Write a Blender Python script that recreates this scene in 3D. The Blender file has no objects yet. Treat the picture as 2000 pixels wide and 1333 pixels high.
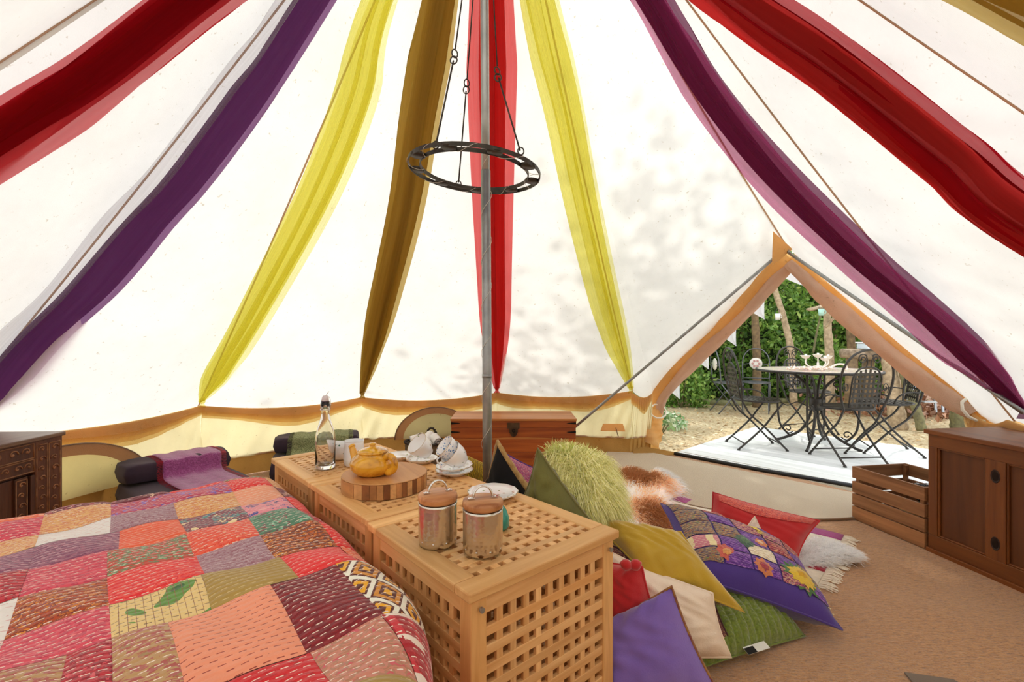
import bpy, math, random
import numpy as np
from mathutils import Vector, Matrix
R = math.radians
random.seed(7); np.random.seed(7)
S = bpy.context.scene
COL = S.collection

# ------------------------------------------------------------------ camera, sky, sun, exposure
F = 917.0; EYE = 1.02; HZ = 663.0
cam_d = bpy.data.cameras.new('camera'); cam = bpy.data.objects.new('camera', cam_d); COL.objects.link(cam)
cam.location = (0, 0, EYE); cam.rotation_euler = (R(90), 0, 0)
cam_d.sensor_width = 36; cam_d.lens = F / 2000 * 36; cam_d.shift_y = -3.5 / 2000
cam_d.clip_start = 0.02; cam_d.clip_end = 200
S.camera = cam
W = bpy.data.worlds.new('sky'); S.world = W; W.use_nodes = True
_bg = W.node_tree.nodes['Background']
_bg.inputs['Color'].default_value = (0.93, 0.96, 1.0, 1); _bg.inputs['Strength'].default_value = 2.5
sun_d = bpy.data.lights.new('sun', 'SUN'); sun = bpy.data.objects.new('sun', sun_d); COL.objects.link(sun)
sun_d.energy = 2.8; sun_d.color = (1.0, 0.965, 0.90); sun_d.angle = R(0.9)
SUN_AZ, SUN_EL = R(80), R(44)
SUN = Vector((math.cos(SUN_AZ) * math.cos(SUN_EL), math.sin(SUN_AZ) * math.cos(SUN_EL), math.sin(SUN_EL)))
sun.rotation_euler = SUN.to_track_quat('Z', 'Y').to_euler(); sun.location = (0, 12, 12)
S.view_settings.view_transform = 'Standard'; S.view_settings.look = 'None'
S.view_settings.exposure = -0.20; S.view_settings.gamma = 1.0; S.view_settings.use_curve_mapping = False
S.cycles.use_denoising = True
S.cycles.max_bounces = 10; S.cycles.diffuse_bounces = 6; S.cycles.transparent_max_bounces = 24
S.cycles.transmission_bounces = 8; S.cycles.glossy_bounces = 4
S.cycles.caustics_reflective = False; S.cycles.caustics_refractive = False

# ------------------------------------------------------------------ measuring helpers (metres)
def at(px, py, y):                       # point seen at a photo pixel, y metres ahead
    return Vector(((px - 1000) / F * y, y, EYE - (py - HZ) / F * y))
def on(px, py, z=0.0):                   # point seen at a photo pixel on a level z
    return at(px, py, F * (EYE - z) / (py - HZ))
CX, CY = -0.1, 1.95                      # foot of the tent pole
def pol(az, r, z): return Vector((CX + r * math.cos(R(az)), CY + r * math.sin(R(az)), z))

# ------------------------------------------------------------------ mesh builder
class MB:
    def __init__(s): s.v = []; s.f = []; s.uv = None
    def add(s, vs, fs):
        o = len(s.v); s.v += [tuple(v) for v in vs]; s.f += [tuple(i + o for i in f) for f in fs]; return s
    def box(s, c, d, rz=0.0, M=None):
        x, y, z = d[0] / 2, d[1] / 2, d[2] / 2
        vs = [Vector(p) for p in ((-x,-y,-z),(x,-y,-z),(x,y,-z),(-x,y,-z),(-x,-y,z),(x,-y,z),(x,y,z),(-x,y,z))]
        m = M if M else Matrix.Rotation(rz, 3, 'Z')
        return s.add([m @ v + Vector(c) for v in vs], [(0,3,2,1),(4,5,6,7),(0,1,5,4),(1,2,6,5),(2,3,7,6),(3,0,4,7)])
    def tube(s, pts, r, n=7, closed=False, flat=1.0):
        P = [Vector(p) for p in pts]; m = len(P); rr = r if isinstance(r, (list, tuple)) else [r] * m
        rings = []; prev = None
        for i in range(m):
            a = P[(i - 1) % m] if (closed or i > 0) else P[0]; b = P[(i + 1) % m] if (closed or i < m - 1) else P[-1]
            t = (b - a).normalized() if (b - a).length > 1e-9 else Vector((0, 0, 1))
            if prev is None:
                up = Vector((0, 0, 1)) if abs(t.z) < 0.9 else Vector((1, 0, 0)); u = t.cross(up).normalized()
            else:
                u = (prev - t * prev.dot(t)); u = u.normalized() if u.length > 1e-6 else t.orthogonal().normalized()
            prev = u; w = t.cross(u)
            rings.append([P[i] + u * (rr[i] * math.cos(2*math.pi*k/n)) + w * (rr[i] * flat * math.sin(2*math.pi*k/n)) for k in range(n)])
        o = len(s.v)
        for g in rings: s.v += [tuple(v) for v in g]
        for i in range(m if closed else m - 1):
            j = (i + 1) % m
            for k in range(n): s.f.append((o+i*n+k, o+i*n+(k+1)%n, o+j*n+(k+1)%n, o+j*n+k))
        if not closed:
            s.f.append(tuple(o + k for k in range(n))[::-1]); s.f.append(tuple(o + (m-1)*n + k for k in range(n)))
        return s
    def lathe(s, prof, n=32, c=(0, 0, 0), M=None, cap=True):
        o = len(s.v); C = Vector(c)
        for r, z in prof:
            for k in range(n):
                p = Vector((r*math.cos(2*math.pi*k/n), r*math.sin(2*math.pi*k/n), z))
                s.v.append(tuple((M @ p if M else p) + C))
        for i in range(len(prof) - 1):
            for k in range(n): s.f.append((o+i*n+k, o+i*n+(k+1)%n, o+(i+1)*n+(k+1)%n, o+(i+1)*n+k))
        if cap:
            if prof[0][0] > 1e-5: s.f.append(tuple(o+k for k in range(n))[::-1])
            if prof[-1][0] > 1e-5: s.f.append(tuple(o+(len(prof)-1)*n+k for k in range(n)))
        return s
    def grid(s, fn, nu, nv, uvfn=None):
        o = len(s.v)
        for j in range(nv + 1):
            for i in range(nu + 1): s.v.append(tuple(fn(i/nu, j/nv)))
        for j in range(nv):
            for i in range(nu):
                a = o + j*(nu+1) + i; s.f.append((a, a+1, a+nu+2, a+nu+1))
        if uvfn:
            if s.uv is None: s.uv = []
            for j in range(nv + 1):
                for i in range(nu + 1): s.uv.append(uvfn(i/nu, j/nv))
        return s
    def prism(s, poly, z0, z1):          # polygon in xy extruded
        n = len(poly); o = len(s.v)
        s.v += [(p[0], p[1], z0) for p in poly] + [(p[0], p[1], z1) for p in poly]
        s.f.append(tuple(o+k for k in range(n))[::-1]); s.f.append(tuple(o+n+k for k in range(n)))
        for k in range(n): s.f.append((o+k, o+(k+1)%n, o+n+(k+1)%n, o+n+k))
        return s
    def build(s, name, mat=None, parent=None, smooth=False, loc=None, rot=None, bevel=0, kind=None, label=None, solid=0, sub=0, col=None):
        me = bpy.data.meshes.new(name); me.from_pydata(s.v, [], s.f); me.update()
        if smooth: me.polygons.foreach_set('use_smooth', [True] * len(me.polygons))
        if s.uv:
            l = me.uv_layers.new(name='uv'); idx = np.empty(len(me.loops), dtype=np.int32); me.loops.foreach_get('vertex_index', idx)
            l.data.foreach_set('uv', np.array(s.uv, dtype=np.float32)[idx].ravel())
        if col is not None:
            a = me.color_attributes.new('tint', 'FLOAT_COLOR', 'POINT'); a.data.foreach_set('color', np.asarray(col, dtype=np.float32).ravel())
        if mat: me.materials.append(mat)
        o = bpy.data.objects.new(name, me); COL.objects.link(o)
        if parent: o.parent = parent
        if loc is not None: o.location = loc
        if rot is not None: o.rotation_euler = rot
        if sub: m = o.modifiers.new('s', 'SUBSURF'); m.levels = sub; m.render_levels = sub
        if solid: m = o.modifiers.new('t', 'SOLIDIFY'); m.thickness = solid; m.offset = -1
        if bevel: m = o.modifiers.new('b', 'BEVEL'); m.width = bevel; m.segments = 2; m.limit_method = 'ANGLE'
        if kind: o['kind'] = kind
        if label: o['label'] = label
        return o

def thing(name, label, cat, loc=(0, 0, 0), rz=0.0, group=None):
    o = bpy.data.objects.new(name, None); COL.objects.link(o); o.empty_display_size = 0.05
    o.location = loc; o.rotation_euler = (0, 0, rz); o['label'] = label; o['category'] = cat
    if group: o['group'] = group
    return o
def tag(o, label, cat, group=None):
    o['label'] = label; o['category'] = cat
    if group: o['group'] = group
    return o
def struct(o, label=None, cat=None):
    o['kind'] = 'structure'
    if label: o['label'] = label
    if cat: o['category'] = cat
    return o
def sempty(name, loc, label, cat):
    o = bpy.data.objects.new(name, None); COL.objects.link(o); o.location = loc; o.empty_display_size = 0.05
    return struct(o, label, cat)
def inst(o, parent, loc=None, rot=None):           # one more object on the same mesh
    c = o.copy(); COL.objects.link(c); c.parent = parent
    if loc is not None: c.location = loc
    if rot is not None: c.rotation_euler = rot
    return c
def dup(root, loc, rz, label=None):
    r = root.copy(); COL.objects.link(r); r.location = loc; r.rotation_euler = (0, 0, rz)
    if label: r['label'] = label
    for ch in list(root.children):
        c = ch.copy(); COL.objects.link(c); c.parent = r
        for g in list(ch.children):
            d = g.copy(); COL.objects.link(d); d.parent = c
    return r
def spline(pts, n=8):                               # Catmull-Rom through points (any dimension)
    P = [np.array(p, float) for p in pts]; out = []
    for i in range(len(P) - 1):
        a = P[i-1] if i else 2*P[0]-P[1]; b = P[i]; c = P[i+1]; d = P[i+2] if i + 2 < len(P) else 2*P[-1]-P[-2]
        for k in range(n):
            t = k / n
            out.append(0.5*((2*b)+(-a+c)*t+(2*a-5*b+4*c-d)*t*t+(-a+3*b-3*c+d)*t**3))
    out.append(P[-1]); return out

# ------------------------------------------------------------------ materials
MATS = {}
ALB = 1.2                                # albedo gain: extra light put into swatch colours to offset the lowered exposure
def hexc(h, g=None):
    g = ALB if g is None else g
    h = h.lstrip('#'); c = [int(h[i:i+2], 16)/255 for i in (0, 2, 4)]
    return tuple(min(.93, g*(x/12.92 if x <= 0.04045 else ((x+0.055)/1.055)**2.4)) for x in c) + (1,)
class NT:
    def __init__(s, name):
        s.m = bpy.data.materials.new(name); s.m.use_nodes = True; s.t = s.m.node_tree; s.t.nodes.clear()
        s.out = s.t.nodes.new('ShaderNodeOutputMaterial')
    def n(s, typ, ins=None, **kw):
        x = s.t.nodes.new('ShaderNode' + typ)
        for k, v in kw.items(): setattr(x, k, v)
        for k, v in (ins or {}).items():
            if hasattr(v, 'is_output'): s.t.links.new(v, x.inputs[k])
            else: x.inputs[k].default_value = v
        return x
    def link(s, a, b): s.t.links.new(a, b)
    def ramp(s, fac, stops, interp='LINEAR'):
        x = s.n('ValToRGB', {'Fac': fac}); x.color_ramp.interpolation = interp; e = x.color_ramp.elements
        while len(e) < len(stops): e.new(0.5)
        for i, (p, c) in enumerate(stops): e[i].position = p; e[i].color = c if len(c) == 4 else tuple(c) + (1,)
        return x.outputs['Color']
    def mix(s, fac, a, b, blend='MIX'):
        x = s.n('Mix', data_type='RGBA', blend_type=blend)
        for k, v in ((0, fac), (6, a), (7, b)):
            if hasattr(v, 'is_output'): s.link(v, x.inputs[k])
            else: x.inputs[k].default_value = v
        return x.outputs[2]
    def math(s, op, a, b=0.0, c=0.0):
        x = s.n('Math', operation=op)
        for k, v in enumerate((a, b, c)):
            if hasattr(v, 'is_output'): s.link(v, x.inputs[k])
            else: x.inputs[k].default_value = v
        return x.outputs[0]
    def coord(s, kind='Object', scale=(1, 1, 1), rnd=False):
        tc = s.n('TexCoord'); src = tc.outputs[kind]
        if rnd:
            oi = s.n('ObjectInfo'); k = s.math('MULTIPLY', oi.outputs['Random'], 37.0)
            v = s.n('VectorMath', {0: src}, operation='ADD'); cx = s.n('CombineXYZ', {'X': k, 'Y': k, 'Z': k}); s.link(cx.outputs[0], v.inputs[1]); src = v.outputs[0]
        mp = s.n('Mapping', {'Vector': src, 'Scale': scale}); return mp.outputs[0]
    def noise(s, vec, scale, detail=3.0, rough=0.55, dist=0.0):
        return s.n('TexNoise', {'Vector': vec, 'Scale': scale, 'Detail': detail, 'Roughness': rough, 'Distortion': dist}).outputs['Fac']
    def bump(s, h, strength=0.3, dist=0.01):
        return s.n('Bump', {'Height': h, 'Strength': strength, 'Distance': dist}).outputs[0]
    def surf(s, sh): s.link(sh, s.out.inputs['Surface']); return s.m
    def pbr(s, col, rough=0.6, metal=0.0, bump=None, **kw):
        ins = {'Base Color': col, 'Roughness': rough, 'Metallic': metal}; ins.update(kw)
        p = s.n('BsdfPrincipled', ins)
        if bump is not None: s.link(bump, p.inputs['Normal'])
        return p.outputs[0]
def simple(name, c, rough=0.6, metal=0.0, c2=None, scale=8.0, bs=0.0, bscale=200.0, **kw):
    if name in MATS: return MATS[name]
    t = NT(name); v = t.coord('Object'); c = hexc(c)
    c2 = hexc(c2) if c2 else tuple(x*0.82 for x in c[:3]) + (1,)
    col = t.mix(t.ramp(t.noise(v, scale), [(0.3, (0,0,0)), (0.7, (1,1,1))]), c, c2)
    b = t.bump(t.noise(v, bscale, 2.0), bs, 0.004) if bs else None
    MATS[name] = t.surf(t.pbr(col, rough, metal, b, **kw)); return MATS[name]
def wood(name, c1, c2, axis=0, rough=0.5, scale=1.0, rnd=True, contrast=(0.3, 0.7), bs=0.15):
    if name in MATS: return MATS[name]
    t = NT(name); sc = [26*scale]*3; sc[axis] = 1.6*scale
    v = t.coord('Object', tuple(sc), rnd)
    n1 = t.noise(v, 1.0, 5.0, 0.6, 0.6)
    sc2 = [150*scale]*3; sc2[axis] = 5*scale
    n2 = t.noise(t.coord('Object', tuple(sc2), rnd), 1.0, 2.0)
    col = t.mix(t.ramp(n1, [(contrast[0], (0,0,0)), (contrast[1], (1,1,1))]), hexc(c1), hexc(c2))
    col = t.mix(t.ramp(n2, [(0.35, (0.7,0.7,0.7)), (0.6, (1,1,1))]), (0,0,0,1), col, 'MIX') if False else col
    oi = t.n('ObjectInfo'); h = t.n('HueSaturation', {'Color': col, 'Value': t.math('MULTIPLY_ADD', oi.outputs['Random'], 0.28 if rnd else 0.0, 0.86 if rnd else 1.0)})
    MATS[name] = t.surf(t.pbr(h.outputs[0], rough, 0.0, t.bump(n2, bs, 0.002))); return MATS[name]
def canvas(name, c_ref, c_tr, tr=0.6, crease=0.0, stain=0.08):
    if name in MATS: return MATS[name]
    t = NT(name); v = t.coord('Object')
    st = t.ramp(t.noise(v, 2.2, 6.0, 0.65), [(0.35, (1-stain,)*3), (0.6, (1,1,1))])
    sp = t.ramp(t.noise(v, 38.0, 2.0, 0.7), [(0.67, (1,1,1)), (0.75, (0.74,0.70,0.62))])
    k = t.mix(1.0, st, sp, 'MULTIPLY')
    weave = t.noise(v, 220.0, 2.0); h = weave
    if crease:
        h = t.math('ADD', t.math('MULTIPLY', weave, 0.25), t.noise(v, 5.0, 3.0))
    b = t.bump(h, 0.12 + crease, 0.006 + 0.03*crease)
    d = t.n('BsdfDiffuse', {'Color': t.mix(1.0, hexc(c_ref, 1.0), k, 'MULTIPLY'), 'Normal': b})
    r = t.n('BsdfTranslucent', {'Color': t.mix(1.0, hexc(c_tr, 1.0), k, 'MULTIPLY'), 'Normal': b})
    m = t.n('MixShader', {0: tr, 1: d.outputs[0], 2: r.outputs[0]})
    MATS[name] = t.surf(m.outputs[0]); return MATS[name]
def sheer(name, c, alpha=0.45, tr=0.55, weave=True):
    if name in MATS: return MATS[name]
    t = NT(name); v = t.coord('UV'); c = hexc(c, 1.1)
    d = t.n('BsdfDiffuse', {'Color': c}); r = t.n('BsdfTranslucent', {'Color': c}); m = t.n('MixShader', {0: tr, 1: d.outputs[0], 2: r.outputs[0]})
    tp = t.n('BsdfTransparent', {'Color': tuple(0.30+0.70*min(1, x*1.1) for x in c[:3]) + (1,)})
    n = t.noise(t.coord('UV', (90, 1.2, 1)), 1.0, 3.0)
    a = t.math('MULTIPLY_ADD', n, 0.35, alpha - 0.17)
    MATS[name] = t.surf(t.n('MixShader', {0: a, 1: tp.outputs[0], 2: m.outputs[0]}).outputs[0]); return MATS[name]
def leafmat(name, cs, tr=0.35):
    t = NT(name); g = t.n('NewGeometry')
    col = t.ramp(g.outputs['Random Per Island'], [(i/(len(cs)-1), hexc(c)) for i, c in enumerate(cs)])
    d = t.n('BsdfPrincipled', {'Base Color': col, 'Roughness': 0.45}); r = t.n('BsdfTranslucent', {'Color': col})
    return t.surf(t.n('MixShader', {0: tr, 1: d.outputs[0], 2: r.outputs[0]}).outputs[0])
def tintmat(name, rough=0.8, tr=0.3):
    t = NT(name); a = t.n('VertexColor', layer_name='tint')
    d = t.n('BsdfPrincipled', {'Base Color': a.outputs[0], 'Roughness': rough}); r = t.n('BsdfTranslucent', {'Color': a.outputs[0]})
    return t.surf(t.n('MixShader', {0: tr, 1: d.outputs[0], 2: r.outputs[0]}).outputs[0])
def fabric(name, c, c2=None, scale=6.0, rough=0.9, sheen=0.3, bs=0.25, bscale=350.0):
    return simple(name, c, rough, 0.0, c2, scale, bs, bscale, **{'Sheen Weight': sheen})
def glass(name, c='#ffffff', rough=0.02, ior=1.45):
    if name in MATS: return MATS[name]
    t = NT(name); MATS[name] = t.surf(t.pbr(hexc(c), rough, 0.0, None, **{'Transmission Weight': 1.0, 'IOR': ior})); return MATS[name]
# ------------------------------------------------------------------ tent
M_can = canvas('canvas_cream', '#f8f6f0', '#e9e8e2', 0.50)
M_wall = canvas('canvas_mud_wall', '#ece2b4', '#f4ecc0', 0.60, 0.2, 0.12)
M_band = canvas('canvas_double_band', '#eecb92', '#f4d7a0', 0.74, 0.35, 0.12)
M_lip = canvas('groundsheet_lip', '#b98f52', '#b08442', 0.25, 0.5, 0.2)
M_seam = canvas('seam_tape', '#e6cdb4', '#dfc0a0', 0.5)
M_door = canvas('canvas_door_roll', '#fcd092', '#fccb84', 0.55, 0.5, 0.1)
APEX = Vector((CX - 0.02, CY, 3.55))
TIES = [(206, 2.60, .55), (174, 2.66, .55), (146, 2.64, .535), (119, 2.59, .50), (91, 2.55, .51), (62.7, 2.60, .55)]
TIES2 = [(8, 2.60, .62), (-25, 2.58, .58), (-52, 2.58, .55), (-80, 2.58, .55), (-107, 2.58, .55), (-127, 2.58, .55), (-154, 2.58, .55)]
A_TOP = Vector((2.03, 3.44, 1.68)); D_L = Vector((1.31, 4.35, .52)); D_R = Vector((2.526, 2.577, .65))
T1 = [pol(*t) for t in TIES]; T2 = [pol(*t) for t in TIES2]
ceiling = sempty('ceiling', (CX, CY, 0), 'cream canvas bell tent roof of tapering panels rising to the pole', 'tent roof')
OFF = Vector((CX, CY, 0))
def top_pt(p):                                       # panel starts on a small ring round the pole
    d = Vector((p.x - CX, p.y - CY, 0)).normalized(); return Vector((CX, CY, 3.50)) + d * 0.05
def panel(a, b, sag_edge=0.05, belly=0.05, name='canvas_panel'):
    ta, tb = top_pt(a), top_pt(b); mb = MB()
    def fn(u, v):
        p = ta.lerp(a, v) * (1-u) + tb.lerp(b, v) * u
        s = 4*u*(1-u)
        inw = Vector((CX - p.x, CY - p.y, 0)); inw = inw.normalized() if inw.length > 1e-6 else inw
        p = p + inw * (belly * s * math.sin(math.pi * min(v, 1)) * v) - Vector((0, 0, 0.05*math.sin(math.pi*v)))
        p.z -= sag_edge * s * v**6
        return p - OFF
    mb.grid(fn, 14, 24); return mb.build(name, M_can, ceiling, True)
def seam(pts, w=0.012):
    mb = MB(); mb.tube([Vector(p) - OFF for p in pts], w, 4, False, 0.35); return mb.build('seam_tape', M_seam, ceiling, True)
ring = T2[::-1] + [None] + T1[::-1]
allp = T1
for a, b in zip(T1[:-1], T1[1:]): panel(b, a)
for a, b in zip(T2[:-1], T2[1:]): panel(b, a)
panel(T1[0], T2[-1])
def sagline(p, n=16): 
    t = top_pt(p); return [t.lerp(p, k/n) - Vector((0, 0, 0.05*math.sin(math.pi*k/n) + 0.004)) for k in range(n+1)]
for p in T1 + T2: seam(sagline(p), 0.006)
# raised panels that run out over the A-frame door
def tri(b, c, sag=0.0, n=24):                        # smooth triangle down from the pole top
    mb = MB(); ta, tb = top_pt(b), top_pt(c)
    def fn(u, v):
        p = ta.lerp(b, v)*(1-u) + tb.lerp(c, v)*u
        return p - Vector((0, 0, 0.05*math.sin(math.pi*v) + sag*4*u*(1-u)*v**6)) - OFF
    mb.grid(fn, n, n); return mb.build('canvas_panel', M_can, ceiling, True)
tp = Vector((CX + .04, CY + .03, 3.50))
tri(D_L, T1[-1], .05); tri(A_TOP, D_L); tri(D_R, A_TOP); tri(T2[0], D_R, .05); tp = top_pt(A_TOP)
seam([tp.lerp(A_TOP, k/12) - Vector((0,0,.05*math.sin(math.pi*k/12)+.004)) for k in range(13)], 0.009)
# reinforcing patch under the ridge
mb = MB(); q = [tp.lerp(A_TOP, .90) + Vector((0,0,-.022)), A_TOP + Vector((-.01,0,-.02)), A_TOP.lerp(D_L, .085) + Vector((-.01,-.01,-.005)), tp.lerp(D_L,.92).lerp(A_TOP,.86)]
q2 = [at(1510,452,3.22), at(1548,487,3.36), at(1508,520,3.33)]
mb.add([p - OFF for p in q2] + [p - OFF + Vector((.004,.01,.004)) for p in q2], [(0,1,2),(5,4,3),(0,3,4,1),(1,4,5,2),(2,5,3,0)])
mb.build('apex_patch', M_door, ceiling)

def wall(name, pts, label, sags=True):
    w = sempty(name, (CX, CY, 0), label, 'tent wall'); N = 14
    def top(i, u):
        p = pts[i].lerp(pts[i+1], u); c = Vector((CX - p.x, CY - p.y, 0)).normalized()
        p = p - Vector((0, 0, 0.05*4*u*(1-u))); return p + c*0.004
    def floor_pt(p, z, k): 
        d = Vector((p.x - CX, p.y - CY, 0)); r = d.length; d.normalize()
        return Vector((CX, CY, 0)) + d*(r - k) + Vector((0, 0, z))
    for i in range(len(pts) - 1):
        def fw(u, v):                               # gathered folds fan out below each tie
            t = top(i, u); z = t.z*(1-v) + .13*v
            e = min(u, 1-u); a = 0.012*math.sin(70*u + 9*v)*math.exp(-7*e)*(0.4 + v) + 0.006*math.sin(23*u + 3*i)*v
            return floor_pt(t, z, 0.02 + 0.05*v + a) - OFF
        mb = MB(); mb.grid(fw, 60, 10); mb.build('wall_panel', M_wall, w, True)
        for hk, ok_ in ((1.0, 0.0), (.80, .004), (.60, .008), (.42, .012)):
         def fb(u, v):
            t = top(i, u); e = 4*u*(1-u); h = (0.085 + 0.045*e + .02*math.sin(9*u + i))*hk
            return floor_pt(t, t.z + .004 - h*v, 0.032 + ok_ + .022*v + 0.006*math.sin(60*u)*v) - OFF
         mb = MB(); mb.grid(fb, 50, 4); mb.build('eave_band', M_band, w, True)
        def fl(u, v):
            t = top(i, u); return floor_pt(t, .135*(1-v) + .004, 0.055 + .045*v + .012*math.sin(31*u + i)*math.sin(math.pi*v)) - OFF
        mb = MB(); mb.grid(fl, 40, 5); mb.build('groundsheet_lip', M_lip, w, True)
        mb = MB(); mb.tube([floor_pt(top(i, k/20), .138, 0.062) - OFF for k in range(21)], .008, 5); mb.build('wall_bead', M_seam, w, True)
    return w
wall_left = wall('wall_left', [T2[-1]] + T1[:4], 'short yellowish canvas wall round the left side of the tent')
wall_back = wall('wall_back', T1[3:] + [D_L], 'short yellowish canvas wall at the back behind the cedar chest')
wall_right = wall('wall_right', [D_R] + T2[:4], 'short canvas wall on the right behind the panelled cabinet')
wall_front = wall('wall_front', T2[3:], 'short canvas wall behind the camera')

# floor: matting disc + groundsheet apron
t = NT('coir_matting'); v = t.coord('Object')
rot = t.n('Mapping', {'Vector': v, 'Rotation': (0, 0, R(38)), 'Scale': (1, 1, 1)}).outputs[0]
w1 = t.noise(t.n('Mapping', {'Vector': v, 'Rotation': (0, 0, R(12)), 'Scale': (38, 150, 1)}).outputs[0], 1.0, 3.0, .65, .6)
n1 = t.noise(v, 150.0, 3.0, 0.7); n2 = t.noise(v, 3.0, 4.0)
col = t.ramp(t.math('ADD', t.math('MULTIPLY', n1, .4), t.math('MULTIPLY', w1, .6)), [(0.34, hexc('#6f420f')), (0.47, hexc('#ae7433')), (0.64, hexc('#ce995a'))])
col = t.mix(t.ramp(n2, [(0.35, (0,0,0)), (0.7, (.35,.35,.35))]), col, hexc('#b58a62'))
h = t.math('ADD', t.math('MULTIPLY', w1, 1.0), n1)
M_coir = t.surf(t.pbr(col, 0.85, 0.0, t.bump(h, 0.7, 0.014), **{'Sheen Weight': 0.5}))
mb = MB(); mb.lathe([(0.001, -.03), (2.66, -.03), (2.66, 0), (0.001, 0)], 72, (CX, CY, 0), cap=False)
floor = struct(mb.build('floor', M_coir), 'coarse golden brown coir matting covering the tent floor', 'floor')
t = NT('sisal_mat'); v = t.coord('Object'); w1 = t.n('TexWave', {'Vector': v, 'Scale': 40.0, 'Distortion': 3.0, 'Detail': 2.0}).outputs['Fac']
n1 = t.noise(v, 240.0, 3.0, .7)
col = t.ramp(t.math('ADD', t.math('MULTIPLY', n1, .8), t.math('MULTIPLY', w1, .25)), [(0.3, hexc('#96805f')), (0.6, hexc('#c9b79a')), (0.85, hexc('#e6dac6'))])
M_sisal = t.surf(t.pbr(col, 0.7, 0.0, t.bump(t.math('ADD', n1, w1), 0.5, 0.008), **{'Sheen Weight': 0.4}))
DC = Vector((1.74, 3.67, 0)); DU = Vector((.673, -.74, 0)).normalized(); DV = Vector((.74, .673, 0)).normalized()
mb = MB(); poly = [DC + DU*1.04 - DV*.03, DC - DU*1.0 - DV*.03]
poly = [(DC - DV*.03 - DV*(1.02*math.sin(a)) + DU*(1.02*math.cos(a))) for a in [math.pi*k/40 for k in range(41)]]
mb.prism([(p.x, p.y) for p in poly], .001, .013)
dm = thing('door_mat', 'pale half-round sisal mat on the coir floor just inside the doorway', 'mat', (0, 0, 0))
mb.build('mat_body', M_sisal, dm)
mb = MB(); mb.tube([p + Vector((0,0,.008)) for p in poly], .008, 6); mb.build('mat_binding', fabric('binding_brown', '#7d6142'), dm, True)
mb = MB(); mb.prism([(1.14,1.20),(1.40,1.20),(1.315,1.40),(1.195,1.430)], .001, .006)
tag(mb.build('floor_mat', fabric('mat_grey_brown', '#6a5a4b')), 'dark grey brown corner of a flat mat at the bottom edge on the coir floor', 'mat')

# door: A-frame pole, rolled flaps, sill
door = sempty('door_1', (CX, CY, 0), 'triangular A-frame tent doorway with rolled back orange canvas flaps', 'tent door')
def rolled(path, rad, name='rolled_flap', mat=None):
    P = spline(path, 10); n = len(P); mb = MB()
    def fn(u, v):
        i = min(int(v*(n-1)), n-2); f = v*(n-1)-i; p = Vector(P[i])*(1-f) + Vector(P[i+1])*f; tg = (Vector(P[i+1]) - Vector(P[i])).normalized()
        a = Vector((.62, -.6, 0)); a = (a - tg*a.dot(tg)).normalized(); b = tg.cross(a)
        r = rad(v) * (1 + .10*math.sin(3*2*math.pi*u + 14*v) + .05*math.sin(5*2*math.pi*u - 33*v))
        return p + a*(r*math.cos(2*math.pi*u)) + b*(r*1.15*math.sin(2*math.pi*u)) - OFF
    mb.grid(fn, 22, 60); return mb.build(name, mat or M_door, door, True)
LP_ = [(1545,505,3.46),(1500,546,3.58),(1461,588,3.72),(1418,630,3.88),(1370,676,4.05),(1325,722,4.2),(1290,766,4.35),(1282,800,4.42)]
rolled([at(x-4, y-5, d) for x, y, d in LP_], lambda v: .040 + .030*math.sin(math.pi*min(1, v*1.02))**.7)
M_net = canvas('door_screen', '#f0d8c2', '#ecccb2', .5, .5, .15)
rolled([at(x+6, y+9, d-.02) for x, y, d in LP_], lambda v: .032 + .026*math.sin(math.pi*min(1, v*1.02))**.7, 'rolled_screen', M_net)
RP_ = [(1547,506,3.44),(1590,546,3.33),(1624,577,3.24),(1694,640,3.04),(1800,724,2.80),(1870,778,2.63),(1905,803,2.56)]
rolled([at(x+4, y-5, d) for x, y, d in RP_], lambda v: .036 + .026*math.sin(math.pi*min(1, v*1.02))**.7)
rolled([at(x-7, y+9, d-.02) for x, y, d in RP_], lambda v: .030 + .024*math.sin(math.pi*min(1, v*1.02))**.7, 'rolled_screen', M_net)
rolled([at(1279,800,4.42), at(1274,830,4.40), at(1262,868,4.36)], lambda v: .06 + .06*v, 'door_side_panel')
rolled([at(1905,800,2.58), at(1940,822,2.5), at(1985,850,2.4)], lambda v: .045 + .03*v, 'door_side_panel')
for (px, py, y) in ((1284,803,4.34), (1900,799,2.53)):
    mb = MB(); c = at(px, py, y) - OFF
    mb.tube([c + Vector((.075*math.cos(a), .03*math.sin(a)-.02, .06*math.sin(a*1.0))) for a in [k*math.pi/5 for k in range(10)]], .008, 6, True)
    mb.build('flap_tie', fabric('tie_white', '#e8e0d2'), door, True)
M_steel = simple('galvanised_steel', '#9a9c9b', 0.38, 0.75, '#7f8283', 14.0)
mb = MB(); foot = Vector((.29, 4.14, .02)); ap = A_TOP + Vector((-.07, -.06, -.015))
legR = Vector((2.29, 2.10, .69))
pp = [foot, foot.lerp(ap, .5), ap.lerp(foot, .07)] + [ap.lerp(foot,.035) + Vector((0,0,.004)), ap + Vector((0,0,.002)), ap.lerp(legR,.035) + Vector((0,0,.004))] + [ap.lerp(legR, .07), ap.lerp(legR, .5), legR]
mb.tube([Vector(p) - OFF for p in spline(pp, 6)], .011, 8)
mb.build('frame_pole', M_steel, door, True, label='thin grey steel A-frame pole')
mb = MB(); a = on(1318,889,0.0); b = on(1690,957,0.0)
mb.tube([a + Vector((0,0,.012)) - OFF, (a+b)/2 + Vector((-.015,-.02,.012)) - OFF, b + Vector((0,0,.012)) - OFF], .022, 8, False, .7); mb.build('door_sill', simple('rubber_black', '#141416', 0.55), door, True, label='black rubber sill strip')
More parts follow.
